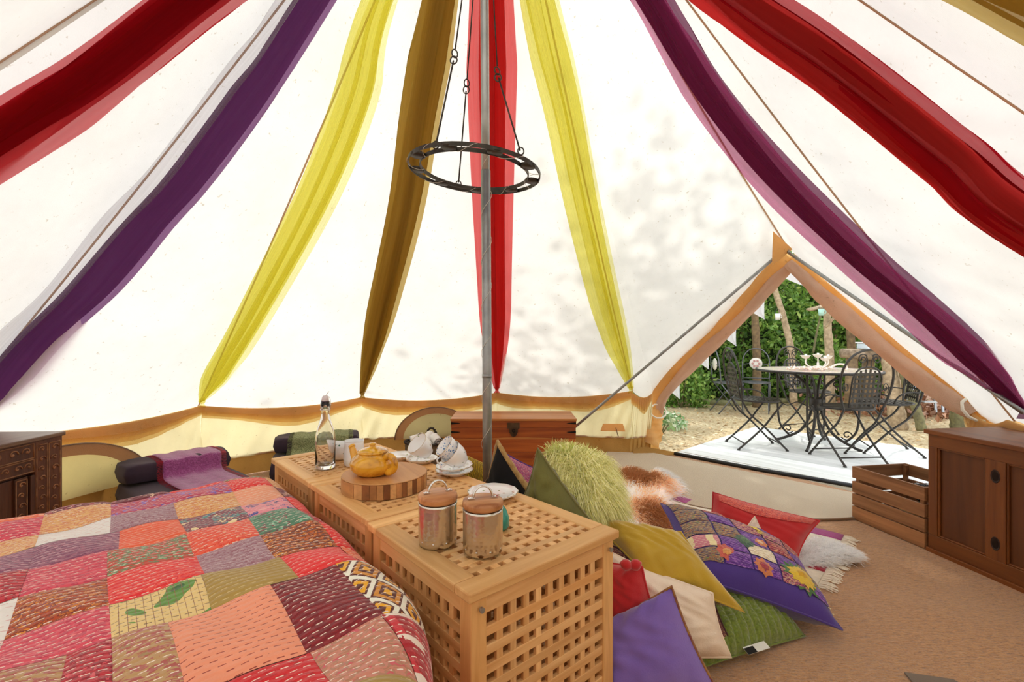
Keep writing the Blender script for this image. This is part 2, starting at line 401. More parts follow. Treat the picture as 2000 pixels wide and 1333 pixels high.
mb = MB(); l0 = on(1238,885); mb.grid(lambda u, v: (at(1236,868,4.25).lerp(at(1330,886,4.25), u))*(1-v) + (on(1236,889,.003).lerp(on(1352,890,.003), u))*v - OFF, 10, 4); mb.build('groundsheet_lip', M_lip, door, True)

# round-topped windows in the low wall, flap hanging open below the left one
def wall_arc(az, z, r=2.50): return pol(az, r, z)
def arch_window(name, az0, az1, z0, z1, r, label, mesh_c, flap=None):
    w = sempty(name, (CX, CY, 0), label, 'tent window')
    mid, ha, h = (az0+az1)/2, (az1-az0)/2, z1 - z0
    pts = [pol(mid + ha*math.cos(a), r, z0 + h*math.sin(a)) - OFF for a in [math.pi*k/28 for k in range(29)]]
    def rim(k0, k1, dr):
        mb = MB(); mb.grid(lambda u, v: pol(mid + ha*(k0+(k1-k0)*u)*math.cos(math.pi*v), r-dr, z0 + h*(k0+(k1-k0)*u)*math.sin(math.pi*v)) - OFF, 3, 30); return mb
    rim(1.0, .80, .006).build('window_binding', canvas('binding_tan', '#b98d68', '#a97c58', .3, .3), w, True)
    mb = MB(); mb.tube([p*1.0 for p in pts], .007, 6); mb.build('zip', fabric('zip_brown', '#6e5138'), w, True)
    rim(.80, .0, .003).build('window_mesh', mesh_c, w, True)
    if flap:
        mb = MB(); mb.grid(flap, 10, 10); mb.build('window_flap', canvas('flap_grey', '#b9ab9b', '#a89a8a', .3, .3), w, True)
    return w
fa = [at(122,922,2.74), at(203,916,2.86), at(204,985,2.80), at(100,1000,2.66)]
arch_window('window_1', 154.5, 175.5, .13, .43, 2.455, 'arched tan-bound window in the canvas wall beside the carved cabinet', M_wall,
            lambda u, v: fa[0].lerp(fa[1], u)*(1-v) + fa[3].lerp(fa[2], u)*v + Vector((.02*math.sin(5*v), 0, 0)) - OFF)
arch_window('window_2', 96, 113, .13, .40, 2.39, 'arched window in the back canvas wall behind the wicker basket', canvas('window_gauze', '#b9b093', '#cdc6a8', .5))
pk = [at(1178,828,4.18), at(1216,828,4.18), at(1221,843,4.16), at(1173,842,4.16)]
mb = MB(); mb.add([p - OFF for p in pk] + [p - OFF + Vector((0,-.01,0)) for p in pk], [(0,1,2,3),(7,6,5,4),(0,4,5,1),(1,5,6,2),(2,6,7,3),(3,7,4,0)])
wb = mb.build('wall_vent_flap', M_door, wall_back)
mb = MB(); mb.tube([at(1203,836,4.15) - OFF, at(1206,848,4.14) - OFF, at(1208,853,4.14) - OFF], .004, 5); mb.build('vent_cord', fabric('cord_brown', '#6b4a2c'), wall_back, True)

# centre pole
pole = thing('tent_pole', 'tall grey steel pole holding up the middle of the tent', 'pole', (CX, CY, 0))
mb = MB(); mb.tube([Vector((0,0,0)), Vector((-.004,0,.9)), Vector((-.009,0,1.72))], .0195, 16); mb.build('lower_tube', M_steel, pole, True)
mb = MB(); mb.tube([Vector((-.009,0,1.66)), Vector((-.014,0,2.4)), Vector((-.02,0,3.55))], .0175, 16); mb.build('upper_tube', simple('pale_steel', '#b4b8b5', .35, .7, '#9a9f9c'), pole, True)
mb = MB(); mb.tube([Vector((-.004,0,.86)), Vector((-.004,0,.875))], .0205, 16); mb.build('joint_ring', M_steel, pole, True)
mb = MB(); mb.lathe([(.001,0),(.07,0),(.07,.008),(.025,.012),(.025,.03)], 20); mb.build('foot_plate', M_steel, pole)
mb = MB(); mb.tube([Vector((-.006 + .0215*math.cos(a), .0215*math.sin(a), .3 + a*.030)) for a in [k*.35 for k in range(150)]], .0009, 4); 
mb.build('fairy_light_wire', simple('wire_pale', '#d8d2c4', .4, .3), pole, True, label='thin pale wire wound round the pole')

# ------------------------------------------------------------------ drapes
def drape(az, curve, width, mat, label, turns, tie=None, lean=0.0, seed=0, wtop=.10, pale=None, taper=.22):
    g = thing('fabric_drape', label, 'drape', (CX, CY, 0), 0, 'coloured drapes swagged from the pole top')
    ca, sa = math.cos(R(az)), math.sin(R(az)); tg = Vector((-sa, ca, 0))
    pts = [(.10, 3.42)] + curve + ([tie] if tie else []); P = spline(pts, 10); n = len(P); rs = random.Random(seed)
    ph = [rs.uniform(0, 6.28) for _ in turns]
    def wf(v): 
        s = min(1, v/.28); e = (1-v)/taper
        return (wtop + (width - wtop)*s**.8) * (1 if e > 1 else (.22 + .78*math.sin(math.pi/2*max(e, 0))))
    def ctr(v):
        x = v*(n-1); i = min(int(x), n-2); f = x - i; p = P[i]*(1-f) + P[i+1]*f; d = P[i+1]-P[i]; d = d/np.linalg.norm(d)
        return p, d
    def sheet(tn, depth0, dstep, wiggle=.035):
        mb = MB(); m = len(tn) - 1; nu = m*7
        def fn(u, v):
            x = u*m; k = min(int(x), m-1); f = x - k; f2 = f*f*(3-2*f)
            a = tn[k] + wiggle*math.sin(5*v + ph[k % len(ph)]); b = tn[k+1] + wiggle*math.sin(5*v + ph[(k+1) % len(ph)])
            lat = (a*(1-f2) + b*f2) * wf(v)
            p, d = ctr(v); nrm = np.array([d[1], -d[0]])             # towards the inside, below
            if nrm[0] > 0: nrm = -nrm
            q = 2*math.pi*lat/width; off = depth0 + dstep*(k + f) + .010*math.sin(2.3*q + 4*v + ph[0]) + .005*math.sin(5.7*q + 3*math.sin(5*v) + ph[-1]); off *= min(1, (1-v)*6 + .2)
            r, z = p + nrm*off
            return Vector((r*ca, r*sa, z)) + tg*(lat + lean*v)
        mb.grid(fn, nu, 70, lambda u, v: (u*m*.2, v*3)); return mb
    sheet(turns, 0.0, .010).build('cloth', mat, g, True)
    if pale: sheet(pale[0], .03, .006, .03).build('lining', pale[1], g, True, label='pale sheer layer')
    if tie:
        p, d = ctr(1.0); c = Vector((p[0]*ca, p[0]*sa, p[1])) + tg*lean
        mb = MB(); mb.lathe([(.001,-.02),(.016,-.018),(.022,-.004),(.019,.012),(.010,.022)], 10, c); mb.build('knot', mat, g, True)
        mb = MB(); mb.grid(lambda u, v: c + tg*((u-.5)*(.02 + .035*v)) + Vector((-.012*ca*math.sin(9*u), -.012*sa*math.sin(9*u), -.015 - .035*v)), 8, 4); mb.build('tail', mat, g, True)
    return g
S_red = sheer('sheer_red', '#d84848', .72, .65); S_wine = sheer('sheer_wine', '#b01828', .70, .6); S_lime = sheer('sheer_lime', '#e2de8c', .26, .7)
S_olive = sheer('sheer_olive', '#bca04e', .74, .6); S_pur = sheer('sheer_purple', '#7c4480', .76, .6); S_pur2 = sheer('sheer_plum', '#7e4266', .76, .6)
S_pale = sheer('sheer_lavender', '#c4c0c4', .20, .6); S_pink = sheer('sheer_pink', '#b0427c', .40, .6); S_rose = sheer('sheer_rose', '#c0202c', .50, .6)
drape(200, [(.74,2.55),(1.08,2.16),(1.33,1.87),(1.54,1.66),(2.1,1.12)], .26, S_wine, 'dark red sheer drape crossing the upper left corner', [-.5,.35,-.3,.5,-.1], (2.55,.66), seed=1, taper=.1, pale=([-.56,.56], S_rose))
drape(172, [(.77,2.51),(1.09,2.09),(1.39,1.74),(1.61,1.54),(1.90,1.25),(2.21,1.00)], .235, S_pur, 'deep purple drape with a pale sheer edge left of the lime one', [-.5,.5,-.3], (2.56,.62), seed=2, taper=.10, pale=([.48,.95], S_pale))
drape(146, [(.68,2.70),(.87,2.27),(1.23,1.80),(1.84,1.22),(2.31,.82)], .27, S_lime, 'lime sheer drape tied at the wall above the purple throw', [-.5,-.1,-.3,.2,-.2,.5,.1,.45], (2.58,.575), seed=3)
drape(119, [(.60,2.72),(.90,2.34),(1.22,1.86),(1.83,1.25)], .24, S_olive, 'olive brown drape tied at the wall above the swing-top bottle', [-.5,.1,-.35,.5,-.1,.4], (2.53,.545), seed=4)
drape(91, [(.55,2.74),(.91,2.34),(1.28,1.87),(1.84,1.26)], .27, S_red, 'red sheer drape hanging straight down behind the centre pole', [-.5,.05,-.3,.25,-.05,.5], (2.50,.56), seed=5, lean=.0)
drape(62.7, [(.55,2.74),(.91,2.36),(1.28,1.88),(1.84,1.25)], .23, S_lime, 'lime sheer drape tied at the wall left of the doorway', [-.5,0,-.4,.3,-.1,.5,.2], (2.54,.585), seed=6)
drape(5, [(.72,2.48),(.97,2.09),(1.29,1.73),(1.68,1.38),(2.07,1.07)], .21, S_pur2, 'long plum purple drape passing over the right side of the doorway', [-.5,.45,-.25], (2.47,.70), seed=7, taper=.14, pale=([-.58,.60], S_pink))
drape(-25, [(.62,2.55),(.97,2.13),(1.20,1.88),(1.48,1.545),(1.63,1.35),(2.1,.95)], .30, S_wine, 'wide red drape with a netted edge right of the plum one', [-.5,.1,-.35,.3,-.1], (2.5,.70), seed=8, taper=.1, pale=([-.5,.5,.2], S_red))
drape(-50, [(.75,2.50),(1.05,2.16),(1.36,1.80),(1.7,1.40)], .24, S_olive, 'olive gold drape in the top right corner', [-.5,.4,-.35,.5], (2.5,.66), seed=9)

# ------------------------------------------------------------------ hanging iron candle ring
M_iron = simple('dark_iron', '#4b463f', .5, .75, '#35302a', 20.0)
hc = at(927, 335, 1.95); cl = thing('candle_ring', 'round dark iron candle ring hung on rods round the pole', 'chandelier', hc)
tilt = Matrix.Rotation(R(5.0), 3, 'Y')
def hoop(r, h): 
    mb = MB(); N = 56
    prof = [(r,-h/2),(r+.004,-h/2),(r+.004,h/2),(r,h/2)]
    for k in range(N):
        a = 2*math.pi*k/N; mb.v += [tuple(tilt @ Vector((q*math.cos(a), q*math.sin(a), z))) for q, z in prof]
    for k in range(N):
        for j in range(4): mb.f.append((k*4+j, ((k+1)%N)*4+j, ((k+1)%N)*4+(j+1)%4, k*4+(j+1)%4))
    return mb
hoop(.27, .016).build('outer_hoop', M_iron, cl); hoop(.222, .016).build('inner_hoop', M_iron, cl)
for k in range(9):
    a = 2*math.pi*(k + .3)/9; mb = MB(); mb.lathe([(.001,-.007),(.029,-.007),(.031,-.002),(.031,.004),(.028,.004),(.028,-.003),(.001,-.003)], 18, tilt @ Vector((.247*math.cos(a), .247*math.sin(a), 0)), tilt, False)
    mb.build('candle_cup', M_iron, cl, True)
mb = MB(); mb.tube([tilt @ Vector((.247*math.cos(a) + .03*math.cos(9*a+1)*math.cos(a), .247*math.sin(a) + .03*math.cos(9*a+1)*math.sin(a), .014*math.sin(9*a+1))) for a in [2*math.pi*k/200 for k in range(200)]], .0009, 4, True)
mb.build('fairy_light_wire', MATS['wire_pale'], cl, True)
topc = Vector((CX - .018, CY - .0, 3.0)) - hc
for (bp, lk) in (((850, 290, 1.74), (887,112)), ((895,366,2.16), (911,170)), ((1018,302,1.83), (972,146))):
    b = at(*bp) - hc; t1 = topc + Vector((b.x*.06, b.y*.12, 0)); 
    f = (lk[1] - bp[1]); 
    # link sits a fraction of the way up the rod
    fr = min(.75, max(.3, (at(lk[0], lk[1], CY*.5 + bp[2]*.5) - at(*bp)).length / (t1 - b).length)); m = b.lerp(t1, fr)
    m = at(lk[0], lk[1], bp[2]*(1-fr) + CY*fr) - hc
    rod = MB(); rod.tube([b + (m-b)*.05, m - (m-b)*.04], .0035, 6); ro = rod.build('hanger_rod', M_iron, cl, True)
    r2 = MB(); r2.tube([m + (t1-m)*.04, t1], .003, 6); r2.build('hanger_rod', M_iron, cl, True)
    d = (t1 - b).normalized(); sd = d.cross(Vector((0,1,0))).normalized()
    def loop(c, rr, ax2): 
        q = MB(); q.tube([c + d*(rr*1.25*math.sin(a)) + ax2*(rr*math.cos(a)) for a in [2*math.pi*k/14 for k in range(14)]], .0028, 5, True); return q
    loop(m - d*.012, .013, sd).build('link', M_iron, cl, True); loop(m + d*.016, .013, (sd + d.cross(sd)*.8).normalized()).build('link', M_iron, cl, True)
    loop(b + d*.014, .012, sd).build('link', M_iron, cl, True)
# ------------------------------------------------------------------ three lattice storage tables in a row
E1 = Vector((.759, .651, 0)); E2 = Vector((-.656, .755, 0))
W_acx = wood('acacia_slat_x', '#e0b67e', '#bd8549', 0, .5); W_frame = wood('acacia_frame', '#deb378', '#c08c50', 0, .5)
W_post = wood('acacia_post', '#dcae72', '#b98446', 2, .5)
def slat(name, L, w, t, mat, parent, loc, rot):
    key = ('slat', round(L, 4), w, t)
    if key not in SLATS:
        mb = MB(); mb.box((0,0,0), (L, w, t)); SLATS[key] = mb.build(name, mat, parent, loc=loc, rot=rot, bevel=.0012); return SLATS[key]
    return inst(SLATS[key], parent, loc, rot)
SLATS = {}
def lattice_table(o, rz, sz, label):
    g = thing('lattice_table', label, 'table', o, rz, 'slatted wooden storage tables in a row'); H = .5; fw = .056; tt = .022
    for (c, d, r) in (((sz/2, fw/2, H-tt/2), sz, 0), ((sz/2, sz-fw/2, H-tt/2), sz, 0), ((fw/2, sz/2, H-tt/2), sz-2*fw, R(90)), ((sz-fw/2, sz/2, H-tt/2), sz-2*fw, R(90))):
        key = ('fr', round(d, 4))
        if key not in SLATS:
            mb = MB(); mb.box((0,0,0), (d, fw, tt)); SLATS[key] = mb.build('top_rail', W_frame, g, loc=c, rot=(0,0,r), bevel=.004)
        else: inst(SLATS[key], g, c, (0,0,r))
    n = 10; a = sz - 2*fw; pitch = a/(n + .5); 
    for k in range(1, n+1):                              # top lattice: boards both ways
        p = fw + (k - .25)*pitch
        if k <= n:
            slat('top_slat', a + .01, pitch*.55, .012, W_acx, g, (sz/2, p, H-.008), (0,0,0))
            slat('top_slat', a + .01, pitch*.55, .012, W_acx, g, (p, sz/2, H-.0086), (0,0,R(90)))
    pw = .042
    for x in (.012, sz-.012-pw):
        for y in (.012, sz-.012-pw):
            key = 'post'
            if key not in SLATS:
                mb = MB(); mb.box((0,0,0), (pw, pw, H-tt)); SLATS[key] = mb.build('corner_post', W_post, g, loc=(x+pw/2, y+pw/2, (H-tt)/2), bevel=.003)
            else: inst(SLATS[key], g, (x+pw/2, y+pw/2, (H-tt)/2))
    L = sz - .024 - 2*pw; z0, z1 = .045, H - tt - .002
    rail = .040
    for face in range(4):                                # lattice sides
        M = Matrix.Translation((sz/2, sz/2, 0)) @ Matrix.Rotation(R(90)*face, 4, 'Z') @ Matrix.Translation((-sz/2, -sz/2, 0))
        def put(name, Ls, w, th, loc, vert=False):
            m = M @ Matrix.Translation(loc) @ (Matrix.Rotation(R(90), 4, 'Y') if vert else Matrix.Identity(4)) @ Matrix.Rotation(R(90), 4, 'X')
            o2 = slat(name, Ls, w, th, W_acx, g, m.to_translation(), m.to_euler()); return o2
        put('side_rail', L + .01, rail, .014, (sz/2, .022, z1 - rail/2)); put('side_rail', L + .01, rail, .014, (sz/2, .022, z0 + rail/2 - .02))
        nr = 9; zz0, zz1 = z0 + .02, z1 - rail; ph = (zz1-zz0)/nr
        for k in range(1, nr): put('side_slat', L + .01, ph*.52, .012, (sz/2, .022, zz0 + k*ph))
        nc = 10; pc = L/nc
        for k in range(1, nc):
            m = M @ Matrix.Translation((.012 + pw + k*pc, .030, (z0+z1)/2)) @ Matrix.Rotation(R(90), 4, 'Y') @ Matrix.Rotation(R(90), 4, 'Z') @ Matrix.Rotation(R(90), 4, 'X')
            m = M @ Matrix.Translation((.012 + pw + k*pc, .0215, (z0+z1)/2)) @ Matrix.Rotation(R(90), 4, 'Y') @ Matrix.Rotation(R(90), 4, 'X')
            slat('side_slat', z1 - z0 - .03, pc*.46, .010, W_acx, g, m.to_translation(), m.to_euler())
    mb = MB(); mb.box((sz/2, sz/2, .05), (sz-.08, sz-.08, .012)); mb.build('base_board', W_frame, g)
    for (x, y) in ((.034, .0), (sz-.034, .0)):
        mb = MB(); mb.lathe([(.001,.0),(.006,.0),(.006,-.006),(.001,-.006)], 12, (x, .006, H-.045), Matrix.Rotation(R(-90), 3, 'X')); mb.build('hinge_pin', M_steel, g)
    return g
O3 = Vector((-.0863, .9537, 0)); rz0 = math.atan2(E1.y, E1.x)
lattice_table(O3, rz0, .5, 'nearest lattice table, the one carrying the two metal canisters')
u2 = Vector((-.672, .740, 0)); rz1 = math.atan2(.672, .740) ; S2 = .478
O2 = O3 + Vector((-.323, .388, 0)); lattice_table(O2, rz1, S2, 'middle lattice table, the one carrying the round chopping board')
O1 = O2 + u2*(S2 + .003); lattice_table(O1, rz1, S2, 'farthest lattice table, the one carrying the glass bottle')
TZ = .5 + .001

# ------------------------------------------------------------------ things on the tables
M_hammer = None
t = NT('hammered_steel'); v = t.coord('Object'); vo = t.n('TexVoronoi', {'Vector': v, 'Scale': 120.0}).outputs['Distance']
M_hammer = t.surf(t.pbr(hexc('#c9c3b8'), .24, 1.0, t.bump(vo, .14, .003)))
M_chrome = simple('bright_steel', '#d5d3cf', .2, 1.0)
W_lid = wood('mango_lid', '#cf9560', '#8f5226', 0, .4, 1.5)
def canister(c, label, ang):
    g = thing('canister', label, 'canister', c, ang, 'hammered steel canisters with wooden lids')
    mb = MB(); mb.lathe([(.001,0),(.043,0),(.0475,.003),(.0485,.012),(.049,.10),(.0495,.106),(.0475,.106),(.0465,.02),(.001,.02)], 44); mb.build('body', M_hammer, g, True)
    mb = MB(); mb.lathe([(.001,.1065),(.045,.1065),(.048,.108),(.0498,.112),(.0502,.119),(.0488,.125),(.044,.128),(.001,.129)], 40); l = mb.build('lid', W_lid, g, True)
    mb = MB(); mb.tube([Vector((.024*math.cos(a), 0, .129 + .030*math.sin(a))) for a in [math.pi*k/16 for k in range(17)]], .0042, 8, False, .6); h = mb.build('handle', M_chrome, l, True)
    for s in (-1, 1):
        mb = MB(); mb.box((s*.029, 0, .1305), (.016, .009, .0025)); mb.lathe([(.001,.131),(.003,.131),(.002,.134),(.001,.134)], 8, (s*.031, 0, 0)); mb.build('handle_foot', M_chrome, l)
    for k in range(9):
        a = 2*math.pi*k/9; mb = MB(); mb.lathe([(.0005,.0006),(.0026,.0004),(.003,0)], 8, (.0486*math.cos(a), .0486*math.sin(a), .014), Matrix.Rotation(a, 3, 'Z') @ Matrix.Rotation(R(90), 3, 'Y')); mb.build('rivet', M_chrome, g, True)
    return g
canister(Vector((-.0715, 1.152, TZ)), 'hammered steel canister with wooden lid, nearest to the table corner', R(15))
canister(Vector((-.189, 1.197, TZ)), 'hammered steel canister with wooden lid, left one beside the chopping board', R(25))
mb = MB(); mb.lathe([(.001,0),(.026,0),(.030,.006),(.030,.03),(.022,.05),(.012,.064),(.012,.07),(.001,.07)], 24, on(981, 1046, TZ) + Vector((-.012, .05, 0)))
tag(mb.build('glass_pot', simple('teal_glaze', '#2f8f80', .15), smooth=True), 'small teal pot half hidden behind the right canister', 'pot')

# chopping board with striped end-grain edge
bc = Vector((-.448, 1.655, TZ)); bd = thing('chopping_board', 'thick round striped wooden chopping board under the mustard teapot', 'chopping board', bc)
bcol = ['#c08a52', '#8f5a30', '#d3a066', '#a9713f', '#bd8550', '#764420']
NS = 15; rb = .146; ang = R(33); tb = .047
for k in range(NS):
    x0, x1 = -rb + 2*rb*k/NS + .0004, -rb + 2*rb*(k+1)/NS - .0004; poly = []
    xs = [x0 + (x1-x0)*j/6 for j in range(7)]
    poly = [(x, -math.sqrt(max(rb*rb - x*x, 0))) for x in xs] + [(x, math.sqrt(max(rb*rb - x*x, 0))) for x in xs[::-1]]
    poly = [p for i, p in enumerate(poly) if i == 0 or (Vector(p) - Vector(poly[i-1])).length > 1e-5]
    if (Vector(poly[0]) - Vector(poly[-1])).length < 1e-5: poly.pop()
    m = MB(); m.prism(poly, 0, tb); c = bcol[[0,2,1,3,0,5,2,4,1,2,5,0,3,2,1][k]]
    m.build('board_strip', wood('board_' + c[1:], c, '#%02x%02x%02x' % tuple(int(int(c[i:i+2], 16)*.78) for i in (1,3,5)), 1, .45, 1.2, False), bd, rot=(0, 0, ang))
mb = MB(); mb.lathe([(.001,tb),(rb-.003,tb),(rb-.001,tb+.0015),(rb-.004,tb+.003),(.001,tb+.003)], 60, cap=False); mb.build('board_top', wood('board_face', '#c8955c', '#a8723e', 1, .45, .7, False), bd, rot=(0, 0, ang)); tb += .003
# teapot
M_must = None
t = NT('mustard_glaze'); v = t.coord('Object'); nz = t.noise(v, 18.0, 4.0, .6, 1.2)
col = t.ramp(nz, [(.30, hexc('#8f5a12')), (.45, hexc('#c8901c')), (.7, hexc('#e0ab36'))]); M_must = t.surf(t.pbr(col, .16, 0.0, None, **{'Coat Weight': .5}))
tpz = TZ + tb + .0008
tc = Vector((-.484, 1.632, tpz)); tpo = thing('teapot', 'squat mustard glazed teapot on the round chopping board', 'teapot', tc, math.atan2(-.52, .85))
mb = MB(); mb.lathe([(.001,0),(.045,0),(.058,.006),(.073,.022),(.077,.038),(.072,.054),(.058,.067),(.050,.071),(.050,.076),(.046,.076),(.046,.070),(.001,.068)], 44); mb.build('body', M_must, tpo, True)
mb = MB(); mb.lathe([(.052,.076),(.053,.079),(.045,.084),(.030,.090),(.013,.093),(.008,.097),(.012,.103),(.010,.107),(.001,.108)], 36); ld = mb.build('lid', M_must, tpo, True)
mb = MB(); mb.tube(spline([(-.055,0,.030),(-.083,0,.040),(-.098,0,.062),(-.106,0,.082)], 6), [.019 - .0005*k for k in range(19)], 12); mb.tube([(-.104,0,.079),(-.110,0,.086)], .012, 12); mb.build('spout', M_must, tpo, True)
mb = MB(); mb.tube(spline([(.058,0,.062),(.082,0,.072),(.104,0,.060),(.104,0,.036),(.085,0,.020),(.066,0,.017)], 7), .0095, 10, False, 1.3); mb.build('handle', M_must, tpo, True, label='brown streaked handle')

# swing-top bottle
bcn = on(628, 919, TZ) + Vector((.0, .038, 0)); bt = thing('glass_bottle', 'clear swing-top glass bottle standing on the farthest lattice table', 'bottle', bcn)
mb = MB(); mb.lathe([(.001,.004),(.034,.0),(.0385,.004),(.039,.02),(.039,.115),(.037,.135),(.029,.165),(.020,.195),(.0165,.215),(.0165,.235),(.0185,.24),(.0185,.255),(.0165,.258),(.0165,.268),(.012,.268),(.012,.215),(.016,.195),(.026,.165),(.034,.135),(.036,.115),(.036,.022),(.030,.014),(.001,.012)], 40, cap=False); mb.build('bottle_glass', glass('clear_glass'), bt, True)
mb = MB(); mb.lathe([(.001,.262),(.011,.262),(.0135,.272),(.0135,.282),(.010,.29),(.001,.292)], 18); mb.build('stopper', simple('porcelain_stopper', '#d9cfd0', .25), bt, True)
mb = MB(); mb.lathe([(.0125,.264),(.0142,.264),(.0142,.270),(.0125,.270)], 18, cap=False); mb.build('rubber_seal', simple('seal_brown', '#5c3a44', .5), bt, True)
mb = MB()
for s in (-1, 1): mb.tube([(s*.019,0,.235),(s*.021,.004,.258),(s*.015,.008,.283),(0,.008,.290)], .0013, 6)
mb.tube([(.0195*math.cos(a), .0195*math.sin(a), .235) for a in [2*math.pi*k/20 for k in range(20)]], .0013, 6, True); mb.tube([(0,.008,.290),(.006,.012,.302),(.010,.013,.306)], .0013, 6); mb.build('wire_bail', M_chrome, bt, True)

# china
def china(name, spots, base='#f4f0e6', dens=1.0, scale=60.0):
    t = NT(name); v = t.coord('Object'); vo = t.n('TexVoronoi', {'Vector': v, 'Scale': scale, 'Randomness': 1.0}); d = vo.outputs['Distance']; ci = vo.outputs['Color']
    sep = t.n('SeparateColor', {0: ci}).outputs[0]; m = t.math('MULTIPLY', t.math('LESS_THAN', d, .30), t.math('LESS_THAN', sep, .42*dens))
    c = t.ramp(t.n('SeparateColor', {0: ci}).outputs[1], [(i/max(1, len(spots)-1), hexc(x)) for i, x in enumerate(spots)], 'CONSTANT')
    return t.surf(t.pbr(t.mix(m, hexc(base), c), .12, 0.0, None, **{'Coat Weight': .4}))
C_plain = china('china_floral', ['#8d9c6f', '#b9a08b', '#8a9a86'], dens=.45); C_ivy = china('china_ivy', ['#3f6a4c', '#56795a'], dens=.7, scale=70); C_blue = china('china_blue', ['#4d74a6', '#6a8fbd', '#3e6499'], '#e6ecf1', 2.2, 95)
M_gold = simple('gilt_rim', '#b79a62', .3, .6)
def plate(c, r, label, mat, tilt=(0,0,0), name='plate'):
    g = thing(name, label, name, c); g.rotation_euler = tilt; mb = MB(); N = 72
    prof = [(.001,.003),(.52,.003),(.58,0),(.60,.004),(.78,.010),(1.0,.017),(.985,.021),(.78,.014),(.6,.009),(.001,.008)]
    mb.lathe([(r*a if a > .01 else a, z) for a, z in prof], N, cap=False)
    mb.v = [((1 + (.018*math.cos(12*math.atan2(y, x)) if math.hypot(x, y) > .9*r else 0))*x, (1 + (.018*math.cos(12*math.atan2(y, x)) if math.hypot(x, y) > .9*r else 0))*y, z) for x, y, z in mb.v]
    mb.build('dish', mat, g, True)
    mb = MB(); mb.tube([((.995 + .018*math.cos(12*a))*r*math.cos(a), (.995 + .018*math.cos(12*a))*r*math.sin(a), .0195) for a in [2*math.pi*k/72 for k in range(72)]], .0009, 4, True); mb.build('gilt_rim', M_gold, g, True)
    return g
pb = on(955, 968, TZ); plate(Vector((-.063, 1.545, TZ)), .083, 'white china plate lying behind the two canisters', C_plain)
plate(on(783, 897, TZ), .062, 'white china plate behind the teapot on the table edge', C_plain)
def cup(c, rot, label, mat, sc=1.0, name='teacup', grp=None, hs=R(200)):
    g = thing(name, label, 'cup', c, 0, grp); g.rotation_euler = rot
    prof = [(.001,.004),(.020,.004),(.021,0),(.024,0),(.024,.006),(.033,.016),(.040,.034),(.0425,.056),(.044,.066),(.0425,.066),(.039,.036),(.031,.018),(.001,.010)]
    mb = MB(); mb.lathe([(a*sc, z*sc) for a, z in prof], 36, cap=False); mb.build('bowl', mat, g, True)
    mb = MB(); mb.tube([Vector(p)*sc for p in spline([(.040,0,.052),(.058,0,.058),(.066,0,.042),(.055,0,.022),(.036,0,.022)], 6)], .0034*sc, 8); mb.v = [(x*math.cos(hs) - y*math.sin(hs), x*math.sin(hs) + y*math.cos(hs), z) for x, y, z in mb.v]; mb.build('handle', mat, g, True)
    mb = MB(); mb.tube([(.0435*sc*math.cos(a), .0435*sc*math.sin(a), .066*sc) for a in [2*math.pi*k/36 for k in range(36)]], .0009, 4, True); mb.build('gilt_rim', M_gold, g, True)
    return g
CG = 'china cups and saucers on the lattice tables'
s1 = on(822, 906, TZ); s1 = Vector((s1.x, s1.y + .02, TZ)); plate(s1, .066, 'white china saucer under the tilted floral cup', C_plain, name='saucer')
cup(s1 + Vector((.024, .012, .034)), (R(20), R(-42), R(10)), 'floral white teacup leaning on its saucer left of the cup stack', C_plain, 1.12)
s2 = on(884, 935, TZ); s2 = Vector((s2.x, s2.y + .055, TZ)); plate(s2, .072, 'white china saucer holding the two stacked cups', C_plain, name='saucer')
g = plate(s2 + Vector((0, 0, .0175)), .070, 'upper white saucer directly beneath the stacked cups', C_plain, (R(3), R(-2), 0), 'saucer')
cup(s2 + Vector((.034, .002, .048)), (R(12), R(-50), R(12)), 'white teacup with green ivy leaves, lying inside the stack', C_ivy, 1.08)
cup(s2 + Vector((.006, .012, .072)), (R(12), R(-50), R(12)), 'blue patterned teacup nested under the ivy cup', C_blue, 1.0)
# creamer and frosted jug
jg = on(686, 913, TZ); jg = Vector((jg.x, jg.y + .035, TZ)); g = thing('frosted_jug', 'frosted white glass tumbler beside the bottle and teapot', 'jug', jg)
mb = MB(); mb.lathe([(.001,0),(.034,0),(.040,.006),(.0425,.03),(.041,.06),(.038,.088),(.039,.100),(.036,.100),(.035,.088),(.038,.06),(.039,.03),(.036,.008),(.001,.006)], 36, cap=False)
tt = NT('frosted_glass'); M_frost = tt.surf(tt.pbr(hexc('#eceff0'), .35, 0.0, None, **{'Transmission Weight': .06, 'Subsurface Weight': .1})); mb.build('vessel', M_frost, g, True)
mb = MB(); mb.tube([(.0378*math.cos(a), .0378*math.sin(a), .100) for a in [2*math.pi*k/36 for k in range(36)]], .002, 6, True); mb.build('rim', M_frost, g, True)
cr = on(650, 902, TZ); cr = Vector((cr.x + .012, cr.y + .045, TZ)); g = thing('creamer', 'white creamer with pouring lip and green sprig, behind the bottle', 'jug', cr, R(160))
mb = MB(); N = 36; prof = [(.001,.002),(.026,0),(.034,.008),(.042,.030),(.043,.050),(.041,.070),(.039,.070),(.041,.05),(.039,.03),(.030,.010),(.001,.008)]
mb.lathe(prof, N, cap=False)
nv = []
for x, y, z in mb.v:
    a = math.atan2(y, x); k = max(0, math.cos(a))**6 * max(0, (z-.035)/.035); nv.append((x + .026*k, y, z + .006*k))
mb.v = nv; mb.build('vessel', C_ivy, g, True)
mb = MB(); mb.tube(spline([(-.040,0,.060),(-.062,0,.060),(-.064,0,.035),(-.041,0,.024)], 6), .0035, 8); mb.build('handle', C_ivy, g, True)

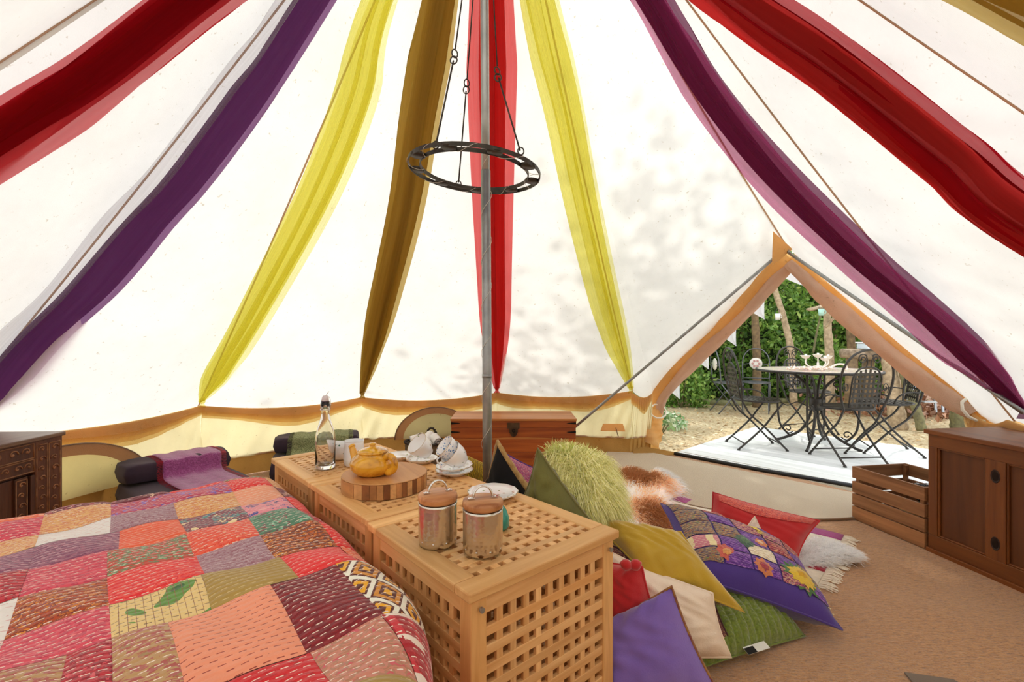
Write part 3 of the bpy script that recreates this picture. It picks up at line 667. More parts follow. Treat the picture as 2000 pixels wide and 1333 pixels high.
# ------------------------------------------------------------------ cedar blanket chest at the back
W_cedar = wood('cedar', '#a4561f', '#7a3512', 0, .4, .8, True, (.3,.65)); W_cedar_l = wood('cedar_pale', '#c08347', '#95561f', 0, .4, .8)
ch = thing('blanket_chest', 'reddish cedar blanket chest against the back canvas wall', 'chest', Vector((.012, 3.71, 0)))
cw, cdp, chh = .985, .38, .392
for k, (z0, z1) in enumerate(((0,.125),(.126,.235),(.236,.318))):
    mb = MB(); mb.box((0, .012, (z0+z1)/2), (cw, .024, z1-z0)); mb.build('front_plank', W_cedar, ch, bevel=.002)
    mb = MB(); mb.box((-cw/2+.012, cdp/2+.012, (z0+z1)/2), (.023, cdp-.026, z1-z0)); mb.build('side_plank', W_cedar, ch)
    mb = MB(); mb.box((cw/2-.012, cdp/2+.012, (z0+z1)/2), (.023, cdp-.026, z1-z0)); mb.build('side_plank', W_cedar, ch)
mb = MB(); mb.box((0, cdp-.012, .159), (cw-.05, .024, .318)); mb.build('back_panel', W_cedar, ch)
mb = MB(); mb.box((0, .010, .3475), (cw+.006, .024, .057)); mb.box((0, cdp-.012, .3475), (cw+.006, .024, .057)); mb.box((-cw/2+.010, cdp/2, .3475), (.023, cdp-.02, .057)); mb.box((cw/2-.010, cdp/2, .3475), (.023, cdp-.02, .057)); lid = mb.build('lid', W_cedar, ch, bevel=.002)
mb = MB(); mb.box((0, cdp/2-.002, .383), (cw+.014, cdp+.012, .018)); mb.build('lid_board', W_cedar_l, lid, bevel=.003)
mb = MB(); up_ = [(-.48,.226),(-.25,.231),(-.05,.243),(.12,.245),(.28,.238),(.42,.229)]; lo_ = [(.42,.228),(.28,.229),(.12,.229),(-.05,.228),(-.25,.223),(-.48,.220)]
mb.add([(x, -.0008, z) for x, z in up_ + lo_] + [(x, .002, z) for x, z in up_ + lo_], [tuple(range(12)), tuple(range(23, 11, -1))] + [(i, 12+i, 12+(i+1) % 12, (i+1) % 12) for i in range(12)])
mb.build('sapwood_streak', W_cedar_l, ch, label='pale sapwood streak across the front')
M_dark = simple('dark_iron_fitting', '#1c1510', .5, .6)
for s in (-1, 1):
    for z in (.355, .285, .17, .06):
        mb = MB(); x = s*(cw/2 - .03); mb.add([(s*(cw/2+.001), -.004, z-.009),(s*(cw/2+.001), -.004, z+.009),(x-s*.030, -.004, z+.004),(x-s*.045, -.004, z),(x-s*.030, -.004, z-.004)] + [(s*(cw/2+.001), .002, z-.009),(s*(cw/2+.001), .002, z+.009),(x-s*.030, .002, z+.004),(x-s*.045, .002, z),(x-s*.030, .002, z-.004)], [(0,1,2,3,4),(9,8,7,6,5)] + [(i, 5+i, 5+(i+1)%5, (i+1)%5) for i in range(5)])
        mb.build('corner_strap', M_dark, ch)
mb = MB(); mb.prism([(-.048,.032),(.048,.032),(.048,-.012),(.034,-.014),(.032,-.045),(.018,-.072),(0,-.080),(-.018,-.072),(-.032,-.045),(-.034,-.014),(-.048,-.012)], -.003, .003)
hs = mb.build('hasp', simple('brass_aged', '#6b5844', .35, .8, '#3f3226'), ch, loc=(0, -.006, .328), rot=(R(90), 0, 0))
mb = MB(); mb.tube([(.011*math.cos(a), .011*math.sin(a) - .03, .006) for a in [2*math.pi*k/16 for k in range(16)]], .003, 6, True); mb.build('ring', M_dark, hs, True)

# wicker basket with rolled towels
t = NT('wicker'); v = t.coord('UV', (1,1,1)); w1 = t.n('TexBrick', {'Vector': v, 'Scale': 30.0, 'Mortar Size': .03, 'Color1': hexc('#8a7458'), 'Color2': hexc('#6d5840'), 'Mortar': hexc('#2a1f16')})
M_wick = t.surf(t.pbr(w1.outputs[0], .75, 0, t.bump(w1.outputs['Fac'], .6, -.006)))
bk = thing('wicker_basket', 'brown wicker basket of white towels at the left end of the cedar chest', 'basket', Vector((-.70, 3.84, 0)), R(-8))
def bas(u, v):
    a = 2*math.pi*u; rr = 1 + .06*v; z = .18*v; k = .006*math.sin(40*a + (math.pi if int(v*14) % 2 else 0)); return Vector(((.165*rr + k)*math.cos(a), (.12*rr + k)*math.sin(a), z))
mb = MB(); mb.grid(bas, 120, 14, lambda u, v: (u*3, v*.5)); mb.build('weave', M_wick, bk, True, solid=.008)
mb = MB(); N = 140; mb.tube([(.176*math.cos(2*math.pi*k/N) + .004*math.cos(k*.9), .128*math.sin(2*math.pi*k/N), .182 + .004*math.sin(k*.9)) for k in range(N)], .009, 6, True); mb.build('rim', M_wick, bk, True)
mb = MB(); mb.lathe([(.001,.004),(.11,.004),(.11,.010),(.001,.010)], 30); mb.build('base', M_wick, bk)
for s in (-1, 1):
    mb = MB(); P = [(-.055 + .11*(k/24) , s*.125 + .012*math.sin(math.pi*k/24)*s, .17 + .10*math.sin(math.pi*k/24)**.6) for k in range(25)]
    for o in (0, math.pi): mb.tube([Vector(p) + Vector((.006*math.cos(k*1.1+o), .006*math.sin(k*1.1+o), .004*math.sin(k*1.1+o))) for k, p in enumerate(P)], .006, 6)
    mb.build('handle', M_wick, bk, True)
M_towel = fabric('towel_white', '#efeae4', '#dcd5cd', 10, .95, .3, .5, 300)
for i, (x, y, z, L, a, lb) in enumerate(((-.07, -.03, .19, .13, 20, 'rolled white towel at the left in the wicker basket'), (.0, .015, .185, .17, 75, 'rolled white towel in the middle of the wicker basket'), (.08, -.02, .18, .13, 120, 'rolled white towel at the right in the wicker basket'))):
    mb = MB(); d = Vector((math.cos(R(a)), math.sin(R(a)), .25)); c = bk.matrix_basis @ Vector((x, y, z-.05)) if False else Vector((-.70 + x, 3.84 + y, z + .02))
    P = []; 
    def roll(u, v): 
        th = u*5*math.pi; r = .012 + .0075*th/math.pi; n1 = d.normalized().cross(Vector((0,0,1))).normalized(); n2 = d.normalized().cross(n1)
        return c + d.normalized()*((v-.5)*L*.8) + n1*(r*math.cos(th)) + n2*(r*math.sin(th))
    mb.grid(roll, 60, 6); tag(mb.build('rolled_towel', M_towel, smooth=True, solid=.004), lb, 'towel')

# ------------------------------------------------------------------ carved cabinet at the far left
W_carv = wood('carved_teak', '#5a3118', '#38190b', 2, .5, 1.0, True, (.3,.7), .4)
cv = thing('carved_cabinet', 'dark carved wooden cabinet at the left edge beside the bed', 'cabinet', Vector((-2.035, 2.12, 0)), R(2))
CL, CH, CDp = .86, .585, .36
mb = MB(); mb.box((-CDp/2-.02, -CL/2, CH/2), (CDp, CL, CH)); mb.build('carcass', W_carv, cv, bevel=.003)
mb = MB(); mb.box((-CDp/2-.005, -CL/2, CH+.009), (CDp+.035, CL+.02, .018)); mb.build('top', wood('teak_top', '#7d6450', '#5d4536', 1, .3), cv, bevel=.004)
def cbox(n, y0, y1, z0, z1, x0=-.02, x1=.004, par=None): 
    m = MB(); m.box(((x0+x1)/2, -(y0+y1)/2, (z0+z1)/2), (x1-x0, y1-y0, z1-z0)); return m.build(n, W_carv, par or cv, bevel=.002)
M_relief = simple('carved_relief', '#8f5f38', .5, 0, '#5f381c', 30)
st1 = cbox('stile', 0, .125, 0, CH); rl1 = cbox('rail', .125, CL-.085, CH-.13, CH); rl2 = cbox('rail', .125, CL-.085, 0, .07); st2 = cbox('stile', CL-.085, CL, 0, CH)
def carve(par, y0, y1, z0, z1, nv, nh, x=.004):
    m = MB(); dy, dz = (y1-y0)/nh, (z1-z0)/nv
    for j in range(nv):
        for i in range(nh):
            c = Vector((x, -(y0 + (i+.5)*dy), z0 + (j+.5)*dz)); r = min(dy, dz)*.40; sg = 1 if (i+j) % 2 else -1
            m.tube([c + Vector((0, sg*r*(1-.14*q)*math.cos(q*.75), r*(1-.14*q)*math.sin(q*.75))) for q in range(7)], .0032, 5)
            m.lathe([(.0001,.003),(r*.25,.0015),(r*.28,0)], 6, c, Matrix.Rotation(R(90), 3, 'Y'), False)
    for (za, zb) in ((z0, z0), (z1, z1)): m.tube([(x, -y0, za), (x, -y1, zb)], .003, 4)
    for y in (y0, y1): m.tube([(x, -y, z0), (x, -y, z1)], .003, 4)
    return m.build('carved_scrolls', M_relief, par, True)
for y0 in (.13, .455):
    p = cbox('panel', y0, y0+.32, .08, CH-.14, -.02, -.008); cbox('panel_moulding', y0, y0+.018, .08, CH-.14, -.02, .008, p); cbox('panel_moulding', y0+.302, y0+.32, .08, CH-.14, -.02, .008, p)
    s = cbox('stile', y0+.022, y0+.075, .08, CH-.14, -.02, .000); carve(s, y0+.026, y0+.071, .09, CH-.15, 8, 1, .001)
carve(st1, .010, .062, .02, CH-.02, 12, 1); carve(st1, .070, .118, .02, CH-.02, 13, 1); carve(rl1, .13, CL-.095, CH-.068, CH-.008, 1, 11); carve(rl1, .13, CL-.095, CH-.125, CH-.075, 1, 14); carve(st2, CL-.074, CL-.012, .02, CH-.02, 10, 1); carve(rl2, .095, CL-.095, .01, .06, 1, 12)

# folded purple mattress seats with throws
M_plum = fabric('plum_cotton', '#2b1e2b', '#382735', 5, .9, .08)
M_throw = None
t = NT('magenta_throw'); v = t.coord('Object'); n = t.noise(t.coord('Object', (8, 60, 60)), 2.0, 4, .7); M_throw = t.surf(t.pbr(t.ramp(n, [(.3, hexc('#6b2456')), (.5, hexc('#8f3a78')), (.7, hexc('#a85c94'))]), .95, 0, t.bump(n, .8, .01), **{'Sheen Weight': .6}))
def cushion_box(mb, c, d, rz, seed=0, puff=.012):
    m = Matrix.Rotation(rz, 3, 'Z'); N = 10; a, b, h = d[0]/2, d[1]/2, d[2]/2
    def face(fn): mb.grid(fn, N, N)
    def q(x, y, z):
        e = lambda w: (1 - abs(w)**4)
        X = x*a*(1 - .05*abs(y*z)) + x*puff*e(y)*e(z); Y = y*b*(1 - .05*abs(x*z)) + y*puff*e(x)*e(z); Z = z*h*(1 - .12*abs(x)**6*abs(y)**6) + z*puff*e(x)*e(y) + .004*math.sin(5*x + 3*y + seed)
        return m @ Vector((X, Y, Z)) + Vector(c)
    for s in (-1, 1):
        face(lambda u, v: q(2*u-1, s*(2*v-1), s)); face(lambda u, v: q(s, s*(2*u-1), 2*v-1)); face(lambda u, v: q(s*(1-2*u), s, 2*v-1))
    return mb
def weld(o):
    import bmesh
    bm = bmesh.new(); bm.from_mesh(o.data); bmesh.ops.remove_doubles(bm, verts=bm.verts, dist=1e-4); bmesh.ops.recalc_face_normals(bm, faces=bm.faces); bm.to_mesh(o.data); bm.free(); return o
def floor_seat(c, rz, label, L, throw_mat, throw_label, depth=.72, cover=(-.26, .30)):
    g = thing('futon', label, 'futon', c, rz)
    mb = MB(); cushion_box(mb, (0, -depth/2 + .12, .08), (L, depth, .15), 0, 1, .006); weld(mb.build('seat_pad', M_plum, g, True))
    mb = MB(); cushion_box(mb, (0, .02, .222), (L, .24, .105), 0, 2, .006); weld(mb.build('bolster', M_plum, g, True))
    x0, x1 = cover; P = spline([(.155,.19),(.152,.255),(.13,.280),(.02,.288),(-.09,.282),(-.112,.262),(-.122,.205),(-.16,.176),(-.28,.173),(-.44,.172),(-.60,.168)], 5)
    th = MB(); n = len(P) - 1
    def fn(u, v):
        i = min(int(v*n), n-1); f = v*n - i; y, z = P[i]*(1-f) + P[i+1]*f; return Matrix.Rotation(rz, 3, 'Z') @ Vector((x0 + (x1-x0)*u + .02*math.sin(4*v+1) + .05*v, y, z + .004*math.sin(18*u))) + Vector(c)
    th.grid(fn, 24, n); to = thing('throw_blanket', throw_label, 'throw', c)
    th.v = [tuple(Vector(p) - Vector(c)) for p in th.v]; th.build('cloth', throw_mat, to, True, solid=-.006)
    fr = MB(); rs = random.Random(3)
    for e in (0.0, 1.0):
        for k in range(70):
            a = fn(e, k/70) - Vector(c); d = Matrix.Rotation(rz, 3, 'Z') @ Vector(((1 if e else -1)*.03, rs.uniform(-.01,.01), -.004)); fr.tube([a, a + d*.5 + Vector((0,0,.002)), a + d], .0016, 3)
    fr.build('fringe', throw_mat if throw_mat is not M_throw else fabric('fringe_red', '#9c1f33'), to, kind='stuff', label='tasselled edge')
    return g
floor_seat(Vector((-2.13, 2.98, .002)), R(52), 'low plum futon seat by the left wall under the magenta throw', .56, M_throw, 'magenta woven throw draped over the plum futon seat', .80, (-.13, .19))
t = NT('green_throw'); n = t.noise(t.coord('Object', (150, 150, 150)), 1.0, 2); M_gthrow = t.surf(t.pbr(t.ramp(n, [(.35, hexc('#4f5535')), (.6, hexc('#8a8d64'))]), .95, 0, t.bump(n, .6, .006)))
floor_seat(Vector((-1.51, 3.65, .002)), R(20), 'low plum futon seat behind the tables under the green throw', .60, M_gthrow, 'olive green woven throw with pale fringe behind the glass bottle', .42, (-.20, .20))

# ------------------------------------------------------------------ panelled oak cabinet and slatted crate on the right
W_oak = wood('brown_oak', '#7d481c', '#54290c', 2, .42, .8, True, (.3,.7)); W_oakp = wood('brown_oak_panel', '#5f3412', '#43210a', 2, .45, .7, True); W_oakx = wood('brown_oak_rail', '#7d481c', '#572b0d', 0, .42, .8)
kd = Vector((.131, -.991, 0)); kz = math.atan2(kd.y, kd.x)           # local x runs along the front, local y away from the room
oc = thing('panelled_cabinet', 'brown panelled wooden cabinet at the right edge of the photo', 'cabinet', Vector((2.007, 2.264, 0)), kz)
KL, KH, KD = .86, .565, .62
mb = MB(); mb.box((KL/2, .03 + (KD-.03)/2, KH/2 + .01), (KL-.004, KD-.03, KH-.02)); mb.build('carcass', W_oakp, oc)
def ob(n, x0, x1, z0, z1, y0=0.0, y1=.032, m=None, par=None, bev=.002):
    q = MB(); q.box(((x0+x1)/2, (y0+y1)/2, (z0+z1)/2), (x1-x0, y1-y0, z1-z0)); return q.build(n, m or W_oak, par or oc, bevel=bev)
ob('top', -.012, KL+.012, KH, KH+.022, -.014, KD+.01, W_oakx, None, .004)
ob('rail', 0, KL, .505, KH, 0, .032, W_oakx); ob('rail', 0, KL, .02, .085, 0, .032, W_oakx); ob('plinth', -.006, KL+.006, .0, .02, -.008, KD, W_oakx)
xs = [(0, .041), (.245, .318), (.522, .595), (.80, KL)]
sts = [ob('stile', a, b, .085, .505) for a, b in xs]
for (a, b) in ((.041,.245),(.318,.522),(.595,.80)):
    p = ob('panel', a, b, .085, .505, .014, .030, W_oakp)
    for (x0,x1,z0,z1) in ((a,a+.008,.085,.505),(b-.008,b,.085,.505),(a+.008,b-.008,.497,.505),(a+.008,b-.008,.085,.093)): ob('bead', x0, x1, z0, z1, .004, .014, W_oak, p, .003)
for s in (1, 2):
    for z in (.44, .155):
        q = MB(); x = (xs[s][0]+xs[s][1])/2; q.lathe([(.001,.0),(.013,.0),(.017,.0012),(.018,0)], 20); q.v = [(a, b*1.6, c) for a, b, c in q.v]
        q.build('old_hinge_mark', simple('worn_dark', '#2a150a', .6), sts[s], loc=(x, -.0012, z), rot=(R(90), 0, 0), label='dark oval mark')
W_crate = wood('crate_pine', '#a0714a', '#6a4629', 0, .65, .8, True, (.3,.7), .4)
cr = thing('wooden_crate', 'slatted brown wooden apple crate standing at the panelled cabinet', 'crate', Vector((1.93, 2.665, 0)), math.atan2(-.985, .177))
ZL = .395; ZD = .36
for (z0, z1) in ((.004,.076),(.082,.146),(.154,.216),(.234,.300)):
    q = MB(); q.box((ZL/2, .006, (z0+z1)/2), (ZL, .012, z1-z0)); f = q.build('slat', W_crate, cr, bevel=.0015)
    inst(f, cr, (0, ZD-.012, 0), (0,0,0))
    q = MB(); q.box((0, 0, (z0+z1)/2), (ZD-.026, .012, z1-z0)); e = q.build('end_slat', W_crate, cr, loc=(.006, ZD/2, 0), rot=(0,0,R(90)), bevel=.0015); inst(e, cr, (ZL-.006, ZD/2, 0), (0,0,R(90)))
for x in (.022, ZL-.022):
    for y in (.022, ZD-.022):
        q = MB(); q.box((x, y, .15), (.018, .018, .29)); q.build('corner_batten', W_crate, cr)
for k in range(4):
    q = MB(); q.box((ZL/2, .055 + k*.103, .016), (ZL-.03, .09, .010)); q.build('base_slat', W_crate, cr)
cp = Vector((1.93,2.665,0))
def incrate(x, y, z): return cr.matrix_basis @ Vector((x, y, z))
ca_ = math.atan2(-.985, .177)
def cw_(x, y, z): return cp + Matrix.Rotation(ca_, 3, 'Z') @ Vector((x, y, z))
g = thing('glass_vase', 'clear cut glass bowl inside the wooden crate', 'bowl', cw_(.28, .16, .023)); mb = MB(); mb.lathe([(.001,.0),(.03,.0),(.035,.02),(.022,.05),(.030,.13),(.062,.235),(.058,.235),(.026,.13),(.016,.055),(.001,.05)], 24, cap=False); mb.build('bowl', MATS['clear_glass'], g, True)
mb = MB(); mb.tube([(.06*math.cos(a), .06*math.sin(a), .236 + .004*math.sin(9*a)) for a in [2*math.pi*k/36 for k in range(36)]], .003, 6, True); mb.build('rim', MATS['clear_glass'], g, True)
g = thing('paper_bag', 'crumpled pale paper bag seen between the crate slats', 'bag', cw_(.27, .09, .023)); mb = MB(); cushion_box(mb, (0,0,.075), (.11,.08,.14), .4, 2, .01); weld(mb.build('bag', simple('paper_cream', '#d9c290', .8), g, True))
# ------------------------------------------------------------------ bed and patchwork quilt
QA = Vector((.759, .651, 0)); QB = Vector((-.651, .759, 0))
def st(s, t, z): return QA*s + QB*t + Vector((0, 0, z))
bedc = st(-.21, 1.26, 0)
bed = thing('low_bed', 'low bed under the patchwork quilt in the foreground', 'bed', bedc, math.atan2(QA.y, QA.x))
mb = MB(); cushion_box(mb, (0, 0, .30), (1.10, 1.60, .22), 0, 3, .01); weld(mb.build('mattress', fabric('mattress_cream', '#d8cfc0'), bed, True))
mb = MB(); mb.box((0, 0, .10), (1.06, 1.56, .13)); mb.build('base', wood('bed_base', '#6b4a30', '#4d3220', 1), bed, bevel=.004)
for x in (-.48, .48):
    for y in (-.72, .72):
        mb = MB(); mb.box((x, y, .02), (.06, .06, .036)); mb.build('leg', MATS['bed_base'], bed)
SRB, TR_, ZQ, RQ = .425, 2.06, .462, .115
def qsurf(s, t, lift=0.0):
    k = min(1, max(0, (.98-t)/.40)); SR = SRB - .16*k*k*(3-2*k)
    def roll(x, edge):                                  # arc over an edge then straight down
        d = x - edge
        if d <= 0: return x, 0.0, 0.0
        a = d/RQ
        if a < math.pi/2: return edge + RQ*math.sin(a), RQ*(1-math.cos(a)), a
        return edge + RQ, RQ + (d - RQ*math.pi/2), math.pi/2
    S1, dz1, a1 = roll(s, SR); T1_, dz2, a2 = roll(t, TR_); 
    if s < -.78: S1 = -.78 - RQ*math.sin(min((-.78-s)/RQ, 1.57)); dz1 = RQ*(1-math.cos(min((-.78-s)/RQ, 1.57)))
    w = .006*math.sin(9*s + 4*math.sin(5*t)) + .005*math.sin(13*t + 3*s) + .012*math.sin(2.4*s+.6) + .004*math.sin(31*s+17*t)
    z = ZQ - dz1 - dz2 + w*(math.cos(a1)*math.cos(a2)*.8 + .2)
    p = st(S1 + (.006*math.sin(11*t) + lift)*math.sin(a1), T1_ + lift*math.sin(a2), max(z, .012))
    p.z += lift*math.cos(a1)*math.cos(a2); return p
def quilt_mat(name, kind, cols, sc=1.0, stitch='#e9d6c6', rowp=.0165):
    if name in MATS: return MATS[name]
    t = NT(name); uv = t.coord('UV'); sp = t.n('SeparateXYZ', {0: uv}); U, V = sp.outputs[0], sp.outputs[1]; C = [hexc(c) for c in cols]
    nz = t.noise(uv, 30*sc, 3.0, .6); base = t.mix(t.ramp(t.noise(uv, 7.0, 3.0), [(.35,(0,0,0)),(.65,(.22,.22,.22))]), C[0], tuple(x*.55 for x in C[0][:3]) + (1,))
    if kind == 'plain': col = base
    elif kind == 'mottle':
        v2 = t.n('Mapping', {'Vector': uv, 'Scale': (60*sc, 110*sc, 1)}).outputs[0]; n2 = t.noise(v2, 1.0, 2.0, .6, 1.0)
        st_ = [(0, C[0])] + [(.38 + .24*i/max(1, len(C)-1), C[i]) for i in range(1, len(C))]
        col = t.ramp(n2, st_, 'CONSTANT')
    elif kind == 'floral':
        vo = t.n('TexVoronoi', {'Vector': t.mix(.06, uv, t.n('TexNoise', {'Vector': uv, 'Scale': 60.0}).outputs['Color']), 'Scale': 42*sc})
        rnd = t.n('SeparateColor', {0: vo.outputs['Color']}).outputs[0]
        fc = t.ramp(rnd, [(i/len(C), C[i]) for i in range(len(C))], 'CONSTANT')
        col = t.mix(t.math('LESS_THAN', vo.outputs['Distance'], .45), base, fc)
    elif kind == 'zig':                                   # woven zigzag and diamonds
        a = t.math('ABSOLUTE', t.math('SUBTRACT', t.math('FRACT', t.math('MULTIPLY', U, 12*sc)), .5)); b = t.math('ABSOLUTE', t.math('SUBTRACT', t.math('FRACT', t.math('MULTIPLY', V, 9*sc)), .5))
        d = t.math('ADD', a, b); f = t.math('FRACT', t.math('MULTIPLY', d, 1.6)); k = t.ramp(t.math('MULTIPLY', d, 1.0), [(0,C[2]),(.14,C[0]),(.26,C[0]),(.27,C[3] if len(C)>3 else C[2]),(.42,C[0]),(.5,C[1]),(.66,C[0]),(.74,C[2]),(.88,C[0])], 'CONSTANT'); col = k
    elif kind == 'ikat':
        vv = t.mix(.05, uv, t.n('TexNoise', {'Vector': uv, 'Scale': 40.0}).outputs['Color']); w = t.n('TexWave', {'Vector': vv, 'Scale': 14*sc, 'Distortion': 6.0, 'Detail': 1.0, 'Detail Scale': 2.0, }, wave_type='RINGS').outputs['Fac']
        col = t.ramp(w, [(0, C[0]), (.35, C[1]), (.62, C[0]), (.8, C[min(2, len(C)-1)])], 'CONSTANT')
    elif kind == 'plaid':
        fu = t.math('FRACT', t.math('MULTIPLY', U, 22*sc)); fv = t.math('FRACT', t.math('MULTIPLY', V, 14*sc))
        k = t.mix(t.math('LESS_THAN', fu, .35), base, C[1]); col = t.mix(t.math('LESS_THAN', fv, .25), k, C[2]); col = t.mix(t.math('LESS_THAN', nz, .42), col, C[0])
    elif kind == 'stripe':
        fu = t.math('FRACT', t.math('ADD', t.math('MULTIPLY', U, 40*sc), t.math('MULTIPLY', nz, .8))); col = t.mix(t.math('LESS_THAN', fu, .4), base, C[1])
    elif kind == 'leaf':
        n2 = t.noise(uv, 9.0*sc, 1.0, .5, 1.5); col = t.ramp(n2, [(0, C[2]), (.32, C[0]), (.56, C[0]), (.60, C[1]), (.70, C[3])], 'CONSTANT')
        fu = t.math('FRACT', t.math('MULTIPLY', U, 75)); col = t.mix(t.math('LESS_THAN', t.math('ADD', fu, t.math('MULTIPLY', nz, .12)), .14), col, hexc('#8a5a3f'))
    # running stitch: broken pale threads along the quilting rows
    wob = t.math('MULTIPLY', t.noise(uv, 16.0, 1.0), .012); vr = t.math('DIVIDE', t.math('ADD', V, wob), rowp); fr = t.math('FRACT', vr); row = t.math('FLOOR', vr)
    us = t.math('FRACT', t.math('ADD', t.math('DIVIDE', U, .0215), t.math('MULTIPLY', row, .43)))
    th = t.math('MULTIPLY', t.math('LESS_THAN', t.math('ABSOLUTE', t.math('SUBTRACT', fr, .5)), .062), t.math('LESS_THAN', us, .56))
    th = t.math('MULTIPLY', th, t.math('GREATER_THAN', t.noise(uv, 12.0, 2.0), .40))
    col = t.mix(th, col, hexc(stitch))
    puck = t.math('ADD', t.math('ABSOLUTE', t.math('SUBTRACT', fr, .5)), t.math('MULTIPLY', t.noise(t.n('Mapping', {'Vector': uv, 'Scale': (70, 110, 1)}).outputs[0], 1.0, 2.0), .7))
    MATS[name] = t.surf(t.pbr(col, .92, 0, t.bump(puck, .55, .006), **{'Sheen Weight': .25})); return MATS[name]
Qd = {
 'peach': ('plain', ['#f0906e'], 1, '#8e2f22'), 'dark': ('mottle', ['#700e18','#82141c','#5a0b14'], .4), 'zig': ('zig', ['#5a2418','#efe3d2','#e0a21c','#c9862a'], 1), 'taupe': ('mottle', ['#c07c68','#a8765a','#c4505a'], .8),
 'plaid': ('plaid', ['#a31a24','#c3323a','#e6d4c6'], 1), 'red': ('mottle', ['#c4141c','#b0101a'], .3), 'cream': ('leaf', ['#d9bd7c','#5c8a3a','#8a3c8f','#33602f'], 1, '#6b4433'), 'olive': ('plain', ['#a3863f'], 1, '#c7b27e'),
 'scarlet': ('plain', ['#dd2a2a'], 1, '#f0b8a8'), 'scarlet2': ('mottle', ['#d41a22','#e0483a','#d42028'], 1), 'orange': ('mottle', ['#e57a4c','#d9522f','#f0a070'], 1), 'brown': ('mottle', ['#6a2c18','#b5591f','#d39a3a'], 1.1), 'grey': ('mottle', ['#a08088','#8e5a66','#b7a0a4'], 1.2, '#c2adb0'),
 'crims': ('mottle', ['#b5222f','#8d1424','#d0525a'], 1), 'green': ('mottle', ['#b8402e','#5d7a54','#9bb08a'], 1.0), 'coral': ('mottle', ['#e0573a','#d4402c','#e89a70'], 1), 'greenp': ('floral', ['#4f7f62','#8d2f3c','#7fb396','#6c4b4a'], 1.2), 'orange2': ('plain', ['#e35c34'], 1, '#f5b898'),
 'floral': ('floral', ['#7d3445','#4f8a86','#e3cf9a','#2f6b78'], 1.1), 'navy': ('floral', ['#e08894','#2d2a68','#3b3c8c','#e7a0a0'], .8), 'salmon': ('plain', ['#ee9a78'], 1, '#f6cdb6'), 'maroon': ('floral', ['#6d1a2b','#a34a52','#d9b59a'], 1), 'pinkr': ('mottle', ['#cf4657','#b8324a','#dd7a7a'], .8),
 'rust': ('mottle', ['#a8431c','#7a3222','#cc7a28','#8b4a52'], .9), 'mauve': ('mottle', ['#7d4560','#9a5f72','#6a3450'], .8, '#d8b7b8'), 'bw': ('ikat', ['#e9c3bb','#1f1718','#e2a0a4'], 1.0), 'white': ('plain', ['#efe0da'], 1, '#c99a92'), 'tan': ('mottle', ['#d8a86a','#c97a4e','#e0c48a'], 1.0), 'violet': ('floral', ['#b8405a','#6f4a9c','#8a62ae'], 1), 'khaki': ('mottle', ['#b08a5a','#a5544e','#967a45'], .7),
}
def QM(k): a = Qd[k]; return quilt_mat('quilt_' + k, a[0], a[1], a[2], a[3] if len(a) > 3 else '#ecd5c4')
quilt = thing('patchwork_quilt', 'bright patchwork quilt in reds and corals spread over the low bed', 'quilt', bedc)
Lc = [-.96,-.78,-.62,-.46,-.31,-.15]; pool = list(Qd)
rowsQ = [
 (.40,.56,[-.04,.1,.25,.40,.57],['orange','dark','scarlet','brown']),(.56,.72,[-.04,.10,.26,.41,.57],['peach','rust','olive','crims']),
 (.72,.87,[-.04,.10,.27,.405,.57],['crims','red','taupe','plaid']),(.87,1.13,[-.15,-.06,.00,.09,.265,.415,.57],['khaki','crims','khaki','peach','dark','zig']),
 (1.13,1.285,[-.15,0,.16,.33,.475,.57],['pinkr','cream','olive','scarlet','orange']),(1.285,1.44,[-.15,0,.165,.32,.47,.57],['rust','scarlet2','grey','brown','scarlet2']),
 (1.44,1.60,[-.15,0,.16,.32,.46,.57],['pinkr','green','coral','greenp','crims']),(1.60,1.77,[-.15,.02,.165,.325,.47,.57],['mauve','orange2','floral','navy','scarlet']),
 (1.77,1.91,[-.15,0,.165,.33,.47,.57],['white','grey','tan','salmon','maroon']),(1.91,2.05,[-.15,0,.165,.33,.47,.57],['tan','violet','violet','scarlet2','tan']),(2.05,2.20,[-.15,0,.165,.33,.47,.57],['maroon','maroon','scarlet2','green','tan']),(2.20,2.40,[-.15,0,.165,.33,.47,.57],['pinkr','crims','rust','scarlet','olive'])]
leftk = {1.13:['red','khaki','pinkr','crims','orange','dark'],1.285:['bw','coral','olive','navy','rust','tan'],1.44:['white','pinkr','rust','greenp','salmon','crims'],1.60:['crims','mauve','orange','olive','violet','dark'],1.77:['mauve','maroon','tan','tan','tan','coral'],1.91:['tan','pinkr','scarlet2','salmon','tan','khaki'],2.05:['pinkr','tan','crims','tan','rust','maroon']}
rq = random.Random(11); jt = {}
def J(a, b):                                             # shared wobble so that seams stay closed
    return .004*math.sin(37*a + 11*b), .004*math.sin(23*b + 29*a)
def patch(s0, s1, t0, t1, k, lift=None):
    mb = MB(); lift = rq.uniform(.0, .0018) if lift is None else lift; nu = max(3, int((s1-s0)/.014)); nv = max(3, int((t1-t0)/.016)); ou, ov = rq.random(), rq.random()
    def sv(u, v):
        s = s0 + (s1-s0)*u; t = t0 + (t1-t0)*v; a, b = J(s*.6 + .2, t*.6); return s + a, t + b
    def fn(u, v):
        e = min(u, 1-u)*(s1-s0); e2 = min(v, 1-v)*(t1-t0); pf = .0045*(1 - math.exp(-min(e, e2)/.008)); s, t = sv(u, v); return qsurf(s, t, lift + pf) - bedc
    mb.grid(fn, nu, nv, lambda u, v: (sv(u, v)[0] + ou*0, sv(u, v)[1])); mb.build('patch', QM(k), quilt, True)
